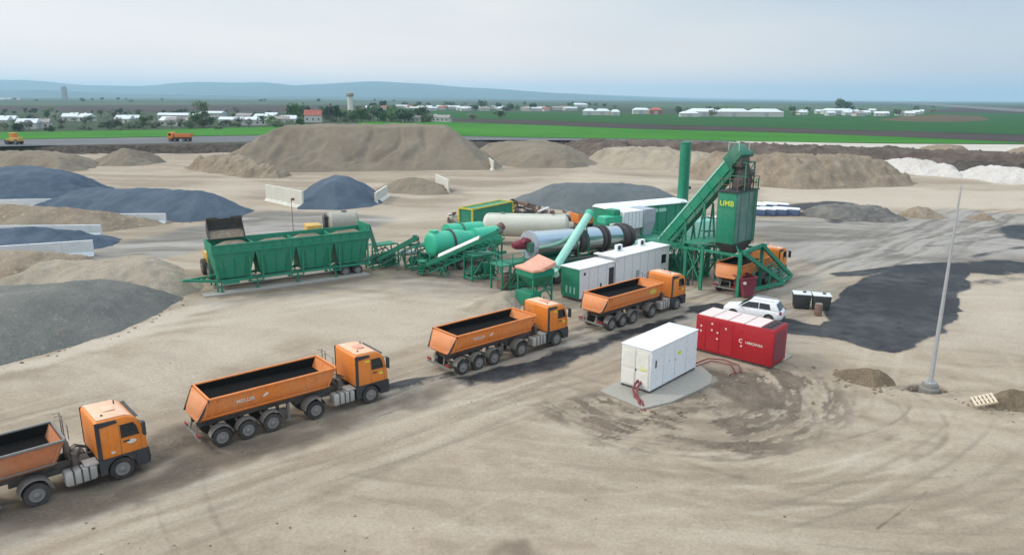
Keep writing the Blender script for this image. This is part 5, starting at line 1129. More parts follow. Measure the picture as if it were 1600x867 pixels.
# smaller machinery crowded between the bins, the drums and the cabins
def skid(loc, deg, label, kind, seed):
    rnd = random.Random(seed); T = empty(kind, loc, deg, label, 'plant machinery')
    mb = MB()
    for yy in (-.7, .7): mb.beam((-1.6, yy, .3), (1.6, yy, .3), .14, .2)
    for x in (-1.5, 0, 1.5):
        mb.beam((x, -.7, .3), (x, .7, .3), .12)
        for yy in (-.7, .7): mb.beam((x, yy, 0), (x, yy, 2.4 if x else 1.4), .11)
    for yy in (-.7, .7): mb.beam((-1.5, yy, 2.4), (1.5, yy, 2.4), .1); mb.beam((-1.5, yy, .4), (0, yy, 2.3), .07); mb.beam((1.5, yy, .4), (0, yy, 2.3), .07)
    mb.build('frame', M['green'], T)
    MB().cyl((-1.2, .1, .9), (-.2, .1, .9), .42).build('motor', M['greend'], T)
    MB().box(.1, 1.3, -.5, .5, .4, 1.5).build('pump_box', M[rnd.choice(['green', 'greend', 'rust'])], T, bevel=.05)
    MB().tube([(-.7, -.3, 1.2), (-.7, -.4, 1.9), (.2, -.5, 2.1), (.8, -.4, 1.5)], .09, 8).build('pipe', M['guard'], T)
    MB().box(-1.3, 1.3, -.75, .75, 2.42, 2.48).build('grating', M['steelframe'], T)
    return T
skid((-13.4, 72.2, 0), 40, 'cluttered green machine frame at the right end of the feed bins', 'transfer_station', 1)
skid((-9.3, 71.8, 0), 36, 'green machine frame under the head of the short conveyor', 'transfer_station', 2)
skid((-3.0, 67.6, 0), 36, 'green pump frame in front of the recycling drum', 'pump_frame', 3)
skid((.6, 64.6, 0), 36, 'green pump frame right below the burner', 'pump_frame', 4)
skid((3.4, 66.2, 0), 36, 'green machine frame half hidden behind the filler hopper', 'pump_frame', 5)
skid((15.0, 77.0, 0), 40, 'green machine frame at the foot of the slanted elevator', 'pump_frame', 6)
skid((18.6, 74.5, 0), 47, 'green machine frame behind the tower legs', 'pump_frame', 7)
skid((22.6, 75.5, 0), 47, 'green machine frame behind the silo, right of the others', 'pump_frame', 8)
for k, (px_, py_, l_, lb) in enumerate(((640, 398, 2.2, 'grey pipe section lying beside the short conveyor'), (610, 412, 1.6, 'short rusty pipe on the ground past the feed bins'))):
    p = spot(px_, py_); o = MB().rings((-l_ / 2, 0, .3), (l_ / 2, 0, .3), [(0, .24), (0, .3), (1, .3), (1, .24)], 16).build('pipe_section', M['galv'] if k == 0 else M['rust']); o.location = (p.x, p.y, 0); o.rotation_euler = (0, 0, rad(20 + 50 * k)); tag(o, lb, 'pipe')

# ------------------------------------------------------------------ hopper with faded cover, control cabins
HP = empty('filler_hopper', (1.9, 59.2, 0), 38, 'small green hopper with a faded orange folded cover', 'hopper')
MB().loft([[(-.35, -.35, 1.55), (.35, -.35, 1.55), (.35, .35, 1.55), (-.35, .35, 1.55)], [(-1.1, -1.15, 2.5), (1.25, -1.15, 2.5), (1.25, 1.15, 2.5), (-1.1, 1.15, 2.5)], [(-1.1, -1.15, 3.0), (1.25, -1.15, 3.0), (1.25, 1.15, 3.0), (-1.1, 1.15, 3.0)]]).build('hopper_body', M['green'], HP)
mb = MB(); mb.loft([[(-1.2, -1.25, 2.98), (-.1, -1.25, 3.0), (1.4, -1.25, 3.3), (1.4, 1.25, 3.3), (-.1, 1.25, 3.0), (-1.2, 1.25, 2.98)], [(-1.2, -1.2, 3.18), (-.3, -1.15, 3.16), (1.4, -1.15, 3.62), (1.4, 1.15, 3.9), (-.3, 1.15, 3.3), (-1.2, 1.2, 3.2)]]); mb.build('cover', M['pink'], HP, bevel=.03, seg=1)
mb = MB()
for x in (-.95, 1.1):
    for yy in (-1.0, 1.0): mb.beam((x, yy, 0), (x, yy, 2.5), .13)
mb.beam((-.95, -1, .4), (1.1, -1, 2.0), .08); mb.beam((1.1, -1, .4), (1.1, 1, 2.2), .08); mb.beam((-.95, -1, 1.2), (1.1, -1, 1.2), .08); mb.beam((1.1, -1, 1.2), (1.1, 1, 1.2), .08)
mb.build('support_frame', M['green'], HP)
MB().box(-1.3, -.1, -1.1, 1.0, 0, 1.15).build('feeder_box', M['green'], HP, bevel=.03, seg=1)
MB().cyl((.2, 0, 1.5), (2.6, 1.0, 2.2), .22).build('feed_screw', M['greend'], HP)

def cabin(x0, x1, hgt, endmat, label):
    e = Vector((5.8, 59.39, 0)) + dirv(44) * x0
    T = empty('site_cabin', e, 44, label, 'cabin'); Lq = x1 - x0
    MB().box(0, Lq, 0, 2.15, .25, hgt).build('cabin_shell', M['white'], T, bevel=.02, seg=1)
    MB().box(-.06, Lq + .06, -.06, 2.21, hgt, hgt + .1).build('roof', M['white'], T, bevel=.02, seg=1)
    MB().box(-.02, 0, .02, 2.13, .27, hgt - .02).build('end_wall', M[endmat], T)
    MB().box(.1, Lq - .1, .1, 2.05, 0, .25).build('base_frame', M['chassis'], T)
    mb = MB(); [mb.box(x, x + .03, -.012, 0, .3, hgt - .05) for x in np.arange(1.2, Lq - .2, 1.2)]; mb.build('panel_seam', M['grey'], T)
    return T
c1 = cabin(0, 4.72, 2.82, 'green', 'white site cabin with a green end wall, beside the filler hopper')
MB().box(3.95, 4.62, -.03, 0, .35, 2.4).build('door', M['black'], c1); MB().box(.5, .75, -.02, 0, 2.25, 2.5).box(2.75, 2.95, -.03, 0, .7, 1.2).build('wall_sign', M['black'], c1)
mb = MB(); [mb.box(-.03, -.02, yy, yy + .16, .6, 1.2) for yy in (.5, .95, 1.4)]; mb.build('end_label', M['mint'], c1)
c2 = cabin(4.98, 13.3, 3.12, 'white', 'longer and taller white site cabin with a roof air conditioner')
MB().box(-.35, .3, -.25, 2.4, 3.2, 3.28).build('roof_lip', M['white'], c2)
for x, yy in ((2.0, 1.5), (5.7, 1.6)):
    ac = MB().box(x, x + .8, yy, yy + .35, 3.22, 3.8).build('air_conditioner', M['white'], c2, bevel=.02, seg=1); MB().cyl((x + .3, yy - .02, 3.52), (x + .3, yy, 3.52), .22, n=14).build('fan', M['black'], ac)
wn = MB().box(6.9, 7.8, -.04, 0, 1.5, 2.5).build('window', M['white'], c2); MB().box(6.98, 7.72, -.06, -.04, 1.58, 2.42).build('pane', M['glass'], wn)
MB().box(3.0, 3.5, -.03, 0, .8, 1.5).build('switch_box', M['grey'], c2, bevel=.02, seg=1)
MB().box(8.3, 9.3, .2, 2.0, 2.2, 2.28).build('awning', M['white'], c2)

# ------------------------------------------------------------------ mixing tower over the loading lane
TW = empty('mixing_tower', (20.2, 64.1, 0), 47, 'tall green mixed asphalt silo standing over the loading lane', 'silo')
X0, X1, Y0, Y1 = -2.0, 2.2, -.85, .85
MB().loft([[(-1.2, -.5, 3.55), (1.2, -.5, 3.55), (1.2, .5, 3.55), (-1.2, .5, 3.55)], [(X0, Y0, 4.55), (X1, Y0, 4.55), (X1, Y1, 4.55), (X0, Y1, 4.55)]]).build('discharge_cone', M['mixer'], TW)
sl = MB().box(X0, X1, Y0, Y1, 4.55, 9.1).build('silo_shell', M['green'], TW, bevel=.05)
MB().box(X0 + .12, X1 - .05, Y0 - .03, Y0 + .01, 4.65, 9.0).build('dusty_cladding', M['claddust'], sl, bevel=.01, seg=1)
MB().box(X0 - .1, X1 + .1, Y0 - .1, Y1 + .1, 9.1, 9.2).build('top_deck', M['black'], TW)
MB().box(X0 - .025, X0, -.66, .66, 7.75, 8.5).build('sign_panel', M['green'], sl)
lettering('sign_lettering', 'UMB', 0.66, M['sign'], sl, (X0 - .035, 0.0, 8.12), (0, -1, 0), (0, 0, 1), .01)
mb = MB()
for x, yy in ((X0, Y0), (X0, Y1), (X1, Y0), (X1, Y1), (.1, Y0), (X1, 0)): mb.beam((x, yy, 9.2), (x, yy, 10.3), .05)
for z in (9.75, 10.3): mb.beam((X0, Y0, z), (X1, Y0, z), .04); mb.beam((X1, Y0, z), (X1, Y1, z), .04); mb.beam((X0, Y0, z), (X0, Y1, z), .04)
mb.build('handrail', M['rust'], TW)
mb = MB().box(-.2, 1.3, -.6, .6, 9.2, 10.1).cyl((-.4, -.15, 9.9), (1.4, -.15, 9.9), .5).frus(-.1, 1.2, -.5, .5, 10.1, .1, 1.0, -.45, .45, 11.3).box(1.1, 1.5, -.5, .1, 10.2, 10.9).cyl((.2, -.7, 10.7), (1.0, -.7, 10.7), .3)
mb.build('batch_mixer', M['mixer'], TW, bevel=.05)
mb = MB()
for x, yy in ((-.3, -.7), (1.4, -.7), (-.3, .7), (1.4, .7)): mb.beam((x, yy, 9.2), (x, yy, 11.6), .1)
for z in (10.4, 11.6): mb.beam((-.3, -.7, z), (1.4, -.7, z), .09); mb.beam((-.3, -.7, z), (-.3, .7, z), .09); mb.beam((1.4, -.7, z), (1.4, .7, z), .09)
mb.beam((-.3, -.7, 10.4), (1.4, -.7, 11.6), .06); mb.build('mixer_frame', M['greend'], TW)
for x, yy in ((-2.2, -1.75), (2.2, -1.75), (2.9, 3.9), (-1.6, 3.9), (-2.2, 1.9), (2.2, 1.9)): MB().beam((x, yy, 0), (x, yy, 4.1), .26).build('tower_leg', M['green'], TW)
mb = MB()
for yy in (-1.75, 1.9, 3.9): mb.beam((-2.3, yy, 3.95), (2.95, yy, 3.95), .22, .3)
for x in (-2.2, 0, 2.2): mb.beam((x, -1.75, 3.72), (x, 3.9, 3.72), .18, .2)
mb.beam((-2.2, 1.9, 0.5), (-1.6, 3.9, 3.7), .12); mb.beam((2.2, 1.9, 3.6), (2.9, 3.9, .4), .12); mb.beam((-1.6, 3.9, .5), (2.9, 3.9, 3.6), .12); mb.beam((-2.2, -1.75, 3.7), (-1.2, -.8, 4.3), .12)
mb.build('deck_beam', M['green'], TW)
MB().box(-2.3, 2.9, 2.0, 3.9, 4.1, 4.18).build('walkway', M['steelframe'], TW)
def ladder(parent, x, yy, z0, z1, axis, mat):
    mb = MB(); d_ = Vector((.22, 0, 0)) if axis == 'x' else Vector((0, .22, 0)); c_ = Vector((x, yy, 0))
    for s in (-1, 1): mb.beam(c_ + d_ * s + Vector((0, 0, z0)), c_ + d_ * s + Vector((0, 0, z1)), .05)
    z = z0 + .2
    while z < z1: mb.beam(c_ - d_ + Vector((0, 0, z)), c_ + d_ + Vector((0, 0, z)), .035); z += .3
    return mb.build('ladder', mat, parent)
ladder(TW, 1.5, Y0 - .16, 4.2, 10.2, 'x', M['steelframe']); ladder(CH, .3, -.72, .3, 11.7, 'x', M['steelframe'])
ladder(BH, 11.4, -.16, .2, 4.9, 'x', M['steelframe'])
for x in (-1.2, .4): MB().beam((x, Y0 - .05, 4.7), (x, Y0 - .05, 9.0), .08).build('shell_rib', M['claddust'], sl)
mb = MB().tube([(X0 + .3, Y1 + .15, 9.0), (X0 + .3, Y1 + .15, 4.2), (X0 + .3, 3.0, 4.2), (X0 + .3, 3.0, .2)], .07, 6); mb.build('cable_duct', M['guard'], TW)
# folding gooseneck on the near side of the lane
GN = empty('chassis_gooseneck', (20.2, 64.1, 0), 47, 'green braced steel frame sloping to the ground at the right of the loading lane', 'steel frame')
mb = MB().beam((-2.05, -1.95, 4.0), (4.6, -2.9, .35), .26, .34).beam((1.6, -1.95, 4.2), (7.2, -2.7, .45), .26, .34)
mb.beam((-2.05, -1.95, .5), (4.6, -3.1, .3), .2, .28).beam((4.6, -2.9, .35), (7.2, -2.7, .45), .22, .3)
mb.beam((-2.05, -1.95, 4.0), (1.6, -1.95, 4.2), .2, .3).beam((-.9, -2.1, .5), (.6, -2.1, 2.5), .12).beam((2.3, -2.6, 0), (2.3, -2.6, 1.4), .16)
mb.build('main_beam', M['green'], GN)
mb = MB()
for k in range(7):
    f = .50 + .46 * k / 6; A = Vector((-2.05, -1.95, 4.0)).lerp(Vector((4.6, -2.9, .35)), f); B = Vector((1.6, -1.95, 4.2)).lerp(Vector((7.2, -2.7, .45)), f)
    mb.beam(A, B, .09, .12)
mb.build('cross_rung', M['steelframe'], GN)
mb = MB().cyl((4.6, -2.9, .35), (4.75, -3.05, .3), .14); mb.build('coupling_eye', M['label_white'], GN)
# base module left of the lane: lattice carrying the elevator foot
BM = empty('elevator_base', (20.2, 64.1, 0), 47, 'green lattice base frame at the foot of the slanted elevator', 'steel frame')
mb = MB()
for x in (1.0, 3.4):
    for z in (.45, 2.9): mb.beam((x, 4.2, z), (x, 10.4, z), .16, .22)
    for k in range(4):
        y0 = 4.3 + 1.5 * k
        mb.beam((x, y0, .5), (x, y0, 2.9), .12); mb.beam((x, y0, .5), (x, y0 + 1.5, 2.9), .09); mb.beam((x, y0 + 1.5, .5), (x, y0, 2.9), .07)
    mb.beam((x, 10.3, .5), (x, 10.3, 2.9), .12)
for y0 in (4.3, 7.3, 10.3):
    for z in (.45, 2.9): mb.beam((1.0, y0, z), (3.4, y0, z), .14)
    mb.box(.8, 1.2, y0 - .2, y0 + .2, 0, .4); mb.box(3.2, 3.6, y0 - .2, y0 + .2, 0, .4)
mb.build('lattice_frame', M['steelframe'], BM)
MB().box(1.0, 3.4, 4.2, 10.4, 3.02, 3.08).build('grating', M['steelframe'], BM)
mb = MB()
for yy in (4.3, 6.3, 8.3, 10.3): mb.beam((.95, yy, 3.1), (.95, yy, 4.1), .05)
for z in (3.6, 4.1): mb.beam((.95, 4.3, z), (.95, 10.3, z), .045)
mb.build('handrail', M['green'], BM)
MB().box(1.4, 3.0, 5.5, 7.5, .5, 1.6).cyl((1.6, 8.0, 1.2), (2.8, 8.0, 1.2), .55).build('motor_unit', M['greend'], BM, bevel=.04, seg=1)
MB().box(.2, 2.4, 11.0, 12.4, 0, 2.6).build('pump_cabinet', M['mint'], BM, bevel=.05)
# slanted slat elevator
ea, eb = Vector((15.2, 73.2, 1.8)), Vector((20.1, 64.6, 12.0)); ed = eb - ea; eh = Vector((ed.x, ed.y, 0)).length
EV = empty('slat_elevator', (ea.x, ea.y, 0), math.degrees(math.atan2(ed.y, ed.x)), 'long green enclosed elevator rising steeply to the top of the silo', 'elevator')
A = Vector((0, 0, 1.8)); B = Vector((eh, 0, 12.0)); ax = (B - A).normalized(); up = Vector((-ax.z, 0, ax.x))
MB().beam(A, B, 1.0, .95).build('elevator_casing', M['green'], EV, bevel=.04, seg=1)
MB().beam(A - up * .72, B - up * .72 - ax * .8, .8, .4).build('return_trough', M['greend'], EV)
mb = MB()
for s in (-1, 1): mb.beam(A + up * .5 + Vector((0, s * .52, 0)), B + up * .5 + Vector((0, s * .52, 0)), .07, .16)
mb.build('top_flange', M['mint'], EV)
mb = MB()
for k in range(9):
    p = A.lerp(B, (k + .5) / 9)
    for s in (-1, 1): mb.beam(p + up * .45 + Vector((0, s * .53, 0)), p - up * .9 + Vector((0, s * .53, 0)), .08)
mb.build('casing_rib', M['green'], EV)
MB().beam(B - ax * 1.0 + up * .15, B + ax * .9 + up * .15, 1.25, 1.3).build('head_box', M['greend'], EV, bevel=.06)
MB().box(eh + .1, eh + .9, -.5, .5, 11.2, 12.1).build('discharge_chute', M['mixer'], EV, bevel=.04)
MB().cyl(B + Vector((.2, .6, .3)), B + Vector((.2, 1.4, .3)), .3).build('drive_motor', M['greend'], EV)
mb = MB(); [mb.beam(B + Vector((x, s * .62, .6)), B + Vector((x, s * .62, 1.3)), .05) for x in (-.6, .6) for s in (-1, 1)]; mb.beam(B + Vector((-.6, -.62, 1.3)), B + Vector((.6, -.62, 1.3)), .05); mb.build('handrail', M['mint'], EV)
mb = MB()
for f in (.38, .62):
    p = A.lerp(B, f) - up * .9
    for s in (-1, 1):
        mb.beam((p.x, s * .5, p.z), (p.x + .6, s * .9, 0), .14); mb.beam((p.x, s * .5, p.z), (p.x - 1.0, s * .9, 0), .12)
    for q in (.35, .65): mb.beam((p.x + .35, -.7, p.z * q), (p.x + .35, .7, p.z * q), .08); mb.beam((p.x - .3, -.7, p.z * q), (p.x + .35, .7, p.z * q), .07)
mb.build('support_trestle', M['steelframe'], EV)
MB().box(eh * .62, eh * .62 + .5, .5, .62, 8.2, 8.9).build('lamp', M['label_white'], EV)
# dark red skip and pale tanks round the tower
p = spot(1166, 466)
SK = empty('red_skip', (p.x, p.y + .6, 0), 20, 'dark red skip leaning beside the truck under the silo', 'skip'); SK.rotation_euler = (rad(-5), 0, rad(20))
MB().loft([[(-.5, -.6, .15), (.5, -.6, .15), (.5, .6, .15), (-.5, .6, .15)], [(-.75, -.75, 1.75), (.75, -.75, 1.75), (.75, .75, 1.95), (-.75, .75, 1.95)]], True, False).build('skip_body', M['darkred'], SK)
mb = MB(); mb.beam((-.8, -.8, 1.75), (.8, -.8, 1.75), .1); mb.beam((.8, -.8, 1.75), (.8, .8, 1.95), .1); mb.beam((-.8, -.8, 1.75), (-.8, .8, 1.95), .1); mb.beam((-.8, .8, 1.95), (.8, .8, 1.95), .1); mb.build('skip_rim', M['darkred'], SK, bevel=.02, seg=1)
MB().cyl((-.55, -.82, 1.35), (-.55, -.7, 1.35), .14, n=12).build('marker_plate', M['label_white'], SK)
MB().box(-.45, .45, -.5, .5, 0, .15).build('skip_foot', M['rust'], SK)
for k, (px_, py_, lb) in enumerate(((1098, 378, 'pale mint tank container behind the slanted elevator'), (1140, 372, 'pale tank container half hidden behind the silo'))):
    p = spot(px_, py_); t_ = empty('tank_container', (p.x, p.y, 0), 30, lb, 'tank container')
    MB().box(-3, 3, 0, 2.4, .3, 2.6).build('tank_body', M['cream'] if k else M['mint'], t_, bevel=.12); MB().box(-3, 3, .2, 2.2, 0, .3).build('base_frame', M['chassis'], t_)
    MB().cyl((1, 1.2, 2.6), (1, 1.2, 2.85), .3).build('manhole', M['guard'], t_)
# yellow and green open container, scrap, tyre
YC = empty('frame_container', (-5.4, 96.0, 0), 56, 'green container with a yellow frame behind the cream tank', 'container')
MB().box(.1, 9.7, .1, 2.3, .2, 2.3).build('container_wall', M['green'], YC)
mb = MB()
for x in (.06, 9.74):
    for yy in (.06, 2.34): mb.beam((x, yy, 0), (x, yy, 2.4), .2)
for yy in (.06, 2.34):
    for z in (.12, 2.38): mb.beam((0, yy, z), (9.8, yy, z), .18)
for x in (.06, 9.74):
    for z in (.12, 2.38): mb.beam((x, 0, z), (x, 2.4, z), .18)
mb.build('yellow_frame', M['yellow'], YC)
random.seed(21)
def scrap(loc, n, sx, sy, label, mats):
    mb = MB()
    for k in range(n):
        x, y_, z = random.gauss(0, sx), random.gauss(0, sy), 0
        z = random.uniform(0, max(.1, 1.3 - abs(x) * .25))
        a = Vector((x, y_, z)); d = Vector((random.uniform(-1, 1), random.uniform(-1, 1), random.uniform(-.25, .35))) * random.uniform(.3, 1.3)
        mb.mat(random.randrange(len(mats))).beam(a - d, a + d, random.uniform(.1, .45), random.uniform(.08, .5))
    o = mb.build('scrap_pile', mats); o.location = loc; tag(o, label, 'scrap', kind='stuff'); return o
p = spot(822, 335); scrap((p.x, p.y, .1), 60, 2.6, 1.4, 'tangled pile of rusty scrap beside the yellow framed container', [M['rust'], M['label_white'], M['mixer'], M['rust']])
p = spot(768, 327); scrap((p.x + 3, p.y + 1, .1), 14, .9, .6, 'few scrap pieces behind the yellow framed container', [M['rust'], M['mixer'], M['yellow']])
p = spot(722, 346); scrap((p.x - 1, p.y, .1), 12, .6, .8, 'small scrap heap left of the yellow framed container', [M['rust'], M['label_white'], M['mixer']])
p = spot(886, 344); o = MB().rings((0, 0, .1), (0, 0, .6), [(0, .5), (0, 1.0), (.5, 1.15), (1, 1.0), (1, .5)], 20).build('old_tyre', M['black']); o.location = (p.x, p.y, 0); tag(o, 'big black tyre lying flat behind the polished drum', 'tyre')
p = spot(850, 340); o = MB().box(-3, 3, -1, 1, .05, .3).box(-2, 2.6, -1.4, .2, .3, .45).build('steel_plate', M['mixer']); o.location = (p.x, p.y, 0); o.rotation_euler = (0, 0, rad(15)); tag(o, 'stack of dark steel plates on the ground beyond the cream tank', 'steel plates')
# blue sheeted stacks
first = None
for k, (px_, py_) in enumerate(((1196, 337), (1212, 337), (1229, 337), (1249, 337), (1196, 330), (1214, 329), (1232, 329))):
    p = spot(px_, py_)
    if first is None:
        first = empty('sheeted_stack', (0, 0, 0), 62, 'low stack under a white top sheet with dark blue sides, right of the silo', 'stack', 'sheeted stacks right of the silo')
        MB().box(-.75, .75, 0, 4.0, 0, .95).build('stack_side', M['blue'], first, bevel=.05); MB().frus(-.78, .78, -.03, 4.03, .95, -.6, .6, .2, 3.9, 1.1).build('top_sheet', M['white'], first, bevel=.02, seg=1)
        r_ = first
    else: r_ = copy_tree(first)
    r_.location = (p.x, p.y, 0); r_.rotation_euler = (0, 0, rad(62 + (k * 7) % 5))

# ------------------------------------------------------------------ rigid dump trucks far off
def dump_truck(loc, deg, label, mat='tub', cabmat='orange'):
    T = empty('dump_truck', loc, deg, label, 'dump truck')
    MB().loft([[(-3.6, -1.1, 1.3), (1.4, -1.1, 1.3), (1.4, 1.1, 1.3), (-3.6, 1.1, 1.3)], [(-3.9, -1.25, 2.6), (1.5, -1.25, 2.6), (1.5, 1.25, 2.6), (-3.9, 1.25, 2.6)]]).build('dump_body', M[mat], T, bevel=.04)
    MB().box(-3.7, 1.3, -1.08, 1.08, 2.6, 2.66).build('load_bed', M['mixer'], T)
    cb_ = MB().prism([(1.8, 1.0), (1.8, 2.95), (3.2, 2.95), (3.65, 1.9), (3.65, .9)], -1.2, 1.2).build('cab', M[cabmat], T, bevel=.08)
    MB().prism([(3.24, 2.85), (3.66, 1.95), (3.69, 1.95), (3.27, 2.87)], -1.05, 1.05).build('windscreen', M['glass'], cb_)
    for s in (-1, 1): MB().box(2.4, 3.2, s * 1.2 - .01, s * 1.2 + .02, 1.9, 2.65).build('side_window', M['glass'], cb_)
    MB().box(-3.6, 3.5, -.5, .5, .8, 1.25).build('chassis', M['chassis'], T)
    for x in (-2.8, -1.5, 1.3, 2.8):
        for s in (-1, 1): wheel(T, x, s * 1.0, .52, .4, s, .3)
    return T
p = spot(282, 221.5, FIELD_Z); dump_truck((p.x, p.y, FIELD_Z + .05), 184, 'small orange dump truck driving left on the far grey road')
p = spot(936, 361); dump_truck((p.x, p.y, 0), 24, 'orange dump truck mostly hidden behind the polished drum')
p = spot(24, 226, FIELD_Z)
YG = empty('road_roller', (p.x, p.y, FIELD_Z + .05), 170, 'small yellow and orange machine on the far road at the left edge', 'construction machine')
MB().box(-2.2, 1.0, -1, 1, .9, 2.1).build('machine_body', M['machine'], YG, bevel=.1); MB().box(-.6, .9, -.8, .8, 2.1, 3.3).build('cab', M['orange'], YG, bevel=.08); MB().box(-.7, 1.0, -.9, .9, 3.3, 3.45).build('cab_roof', M['yellow'], YG)
MB().cyl((2.0, -1, .8), (2.0, 1, .8), .8, n=18).build('roller_drum', M['mixer'], YG); MB().box(1.0, 2.2, -1.1, 1.1, 1.2, 1.6).build('drum_yoke', M['machine'], YG)
for s in (-1, 1): wheel(YG, -1.3, s * .9, .75, .5, s, .4)

# ------------------------------------------------------------------ village, sheds, water tower, trees
FZ = FIELD_Z
def house(L_, W_, h, rh, wallm, roofm, hip=False):
    T = empty('house', (0, 0, 0))
    MB().box(-L_ / 2, L_ / 2, -W_ / 2, W_ / 2, 0, h).build('wall', M[wallm], T)
    e = .4; hx = L_ / 2 - (W_ / 2 if hip else 0)
    MB().loft([[(-L_ / 2 - e, -W_ / 2 - e, h), (L_ / 2 + e, -W_ / 2 - e, h), (L_ / 2 + e, W_ / 2 + e, h), (-L_ / 2 - e, W_ / 2 + e, h)], [(-hx - (0 if hip else e), -.05, h + rh), (hx + (0 if hip else e), -.05, h + rh), (hx + (0 if hip else e), .05, h + rh), (-hx - (0 if hip else e), .05, h + rh)]]).build('roof', M[roofm], T)
    n_ = max(2, int(L_ / 3.5))
    for k in range(n_):
        x = -L_ / 2 + (k + .5) * L_ / n_
        MB().box(x - .5, x + .5, -W_ / 2 - .04, -W_ / 2, h * .35, h * .35 + 1.2).build('window', M['glass'], T)
    MB().box(L_ * .2, L_ * .2 + .6, -.3, .3, h + rh * .5, h + rh + .8).build('chimney', M['roofgrey'], T)
    return T
def place(T, px_, py_, deg, label, group=None, cat='house', first_=[]):
    p = spot(px_, py_, FZ); T.location = (p.x, p.y, FZ); T.rotation_euler = (0, 0, rad(deg)); tag(T, label, cat, group)
    if cat == 'house': T.scale = (.8, .8, .8)
    return T
place(house(12, 8, 5, 4, 'wallw', 'roofred'), 490, 191.5, 10, 'lone house with a steep red roof behind the huge heap')
protoA = house(10, 7, 3.2, 2.4, 'wallw', 'roofwhite'); protoB = house(14, 7, 3.4, 2.0, 'wallw', 'roofgrey'); protoC = house(9, 7, 3.0, 2.6, 'wallw', 'roofred'); protoD = house(22, 8, 3.6, 1.6, 'wallw', 'roofwhite')
used = set()
def vill(pr_, px_, py_, deg, label, group):
    T = pr_ if pr_ not in used else copy_tree(pr_); used.add(pr_); return place(T, px_, py_, deg, label, group)
gA = 'pale houses among the trees at left'
lbA, lbB, lbC, lbD = 'pale village house with a white roof among the trees at left', 'pale village house with a grey roof among the trees at left', 'pale village house with a red roof', 'long pale farm building with a white roof among the trees at left'
random.seed(5)
for pr_, px_, py_, lb in ((protoA, 4, 196, lbA), (protoA, 14, 195, lbA), (protoA, 46, 201.5, lbA), (protoB, 58, 201, lbB), (protoA, 112, 189.5, lbA), (protoA, 124, 188, lbA), (protoA, 137, 190, lbA), (protoA, 196, 193.5, lbA), (protoA, 206, 193, lbA),
                          (protoD, 272, 187, lbD), (protoD, 290, 187.5, lbD), (protoA, 266, 196.5, lbA), (protoB, 280, 197, lbB), (protoD, 333, 183, lbD), (protoD, 372, 195.5, lbD), (protoD, 392, 196, lbD), (protoB, 384, 188, lbB), (protoA, 410, 190, lbA), (protoA, 425, 187, lbA), (protoB, 436, 194, lbB), (protoA, 452, 193, lbA), (protoB, 645, 191, lbB), (protoA, 672, 190.5, lbA), (protoB, 690, 191, lbB)):
    vill(pr_, px_, py_, random.uniform(-20, 20), lb, gA)
gV = 'pale houses of the far village'
for k in range(46):
    px_ = random.uniform(575, 905); py_ = random.uniform(168.5, 172.5) + (px_ - 600) * .008
    q_ = random.choice([protoA, protoA, protoB, protoC, protoD])
    vill(q_, px_, py_, random.uniform(-25, 25), {protoA: 'pale house with a white roof in the far village', protoB: 'pale house with a grey roof in the far village', protoC: 'pale house with a red roof in the far village', protoD: 'long pale building in the far village'}[q_], gV)
for k in range(16):
    vill(random.choice([protoA, protoC, protoB]), random.uniform(0, 30), random.uniform(154, 156.5), random.uniform(-25, 25), 'pale distant house at the foot of the hills at left', 'distant houses below the hills')
for k in range(22):
    px_ = random.uniform(1250, 1440); vill(random.choice([protoA, protoA, protoB]), px_, random.uniform(176, 182.5), random.uniform(-25, 25), 'small pale house beside the far sheds at right', 'pale houses beside the far sheds')
def shed(L_, W_, h, rh, px_, py_, deg, label, roofm='roofwhite', wallm='wallw', group=None):
    T = empty('shed', (0, 0, 0)); e = .3
    MB().box(-L_ / 2, L_ / 2, -W_ / 2, W_ / 2, 0, h).build('wall', M[wallm], T)
    MB().loft([[(-L_ / 2 - e, -W_ / 2 - e, h), (L_ / 2 + e, -W_ / 2 - e, h), (L_ / 2 + e, W_ / 2 + e, h), (-L_ / 2 - e, W_ / 2 + e, h)], [(-L_ / 2 + W_ * .3, -.1, h + rh), (L_ / 2 - W_ * .3, -.1, h + rh), (L_ / 2 - W_ * .3, .1, h + rh), (-L_ / 2 + W_ * .3, .1, h + rh)]]).build('roof', M[roofm], T)
    MB().box(-1.8, 1.8, -W_ / 2 - .05, -W_ / 2, 0, h * .8).build('door', M['grey'], T)
    return place(T, px_, py_, deg, label, group, 'shed')
shed(11, 9, 3.6, 2.2, 920, 180.2, -5, 'low white shed at the left end of the first row of sheds')
shed(13, 9, 3.6, 2.2, 941, 180.4, -5, 'longer white shed second in the first row of sheds')
shed(8, 7, 3.2, 2.0, 961, 180.8, -5, 'smallest white shed at the right end of the first row')
shed(16, 9, 4, 2, 1001, 178.6, -3, 'white shed joined to a red roofed building')
shed(11, 9, 4, 2.6, 1024, 178.9, -3, 'red roofed building joined to a white shed', 'roofred', 'roofred')
shed(15, 8, 3, 1.5, 1076, 183, -3, 'low pale annex in front of the leftmost long white hall')
shed(27, 16, 4.2, 2.6, 1097, 182.3, -4, 'leftmost of the three long white halls')
shed(27, 16, 4.2, 2.6, 1144, 182.5, -4, 'middle one of the three long white halls')
shed(28, 16, 4.2, 2.6, 1194, 182.8, -4, 'rightmost of the three long white halls')
shed(26, 12, 4, 2.5, 906, 167.5, 0, 'white roofed barn standing beyond the first row of sheds')
shed(30, 12, 4, 2.0, 1308, 179, -8, 'long pale shed below the big dark tree')
p = spot(548, 178, FZ)
WT = empty('water_tower', (p.x, p.y, FZ), 0, 'tall pale concrete water tower rising beyond the huge heap', 'water tower')
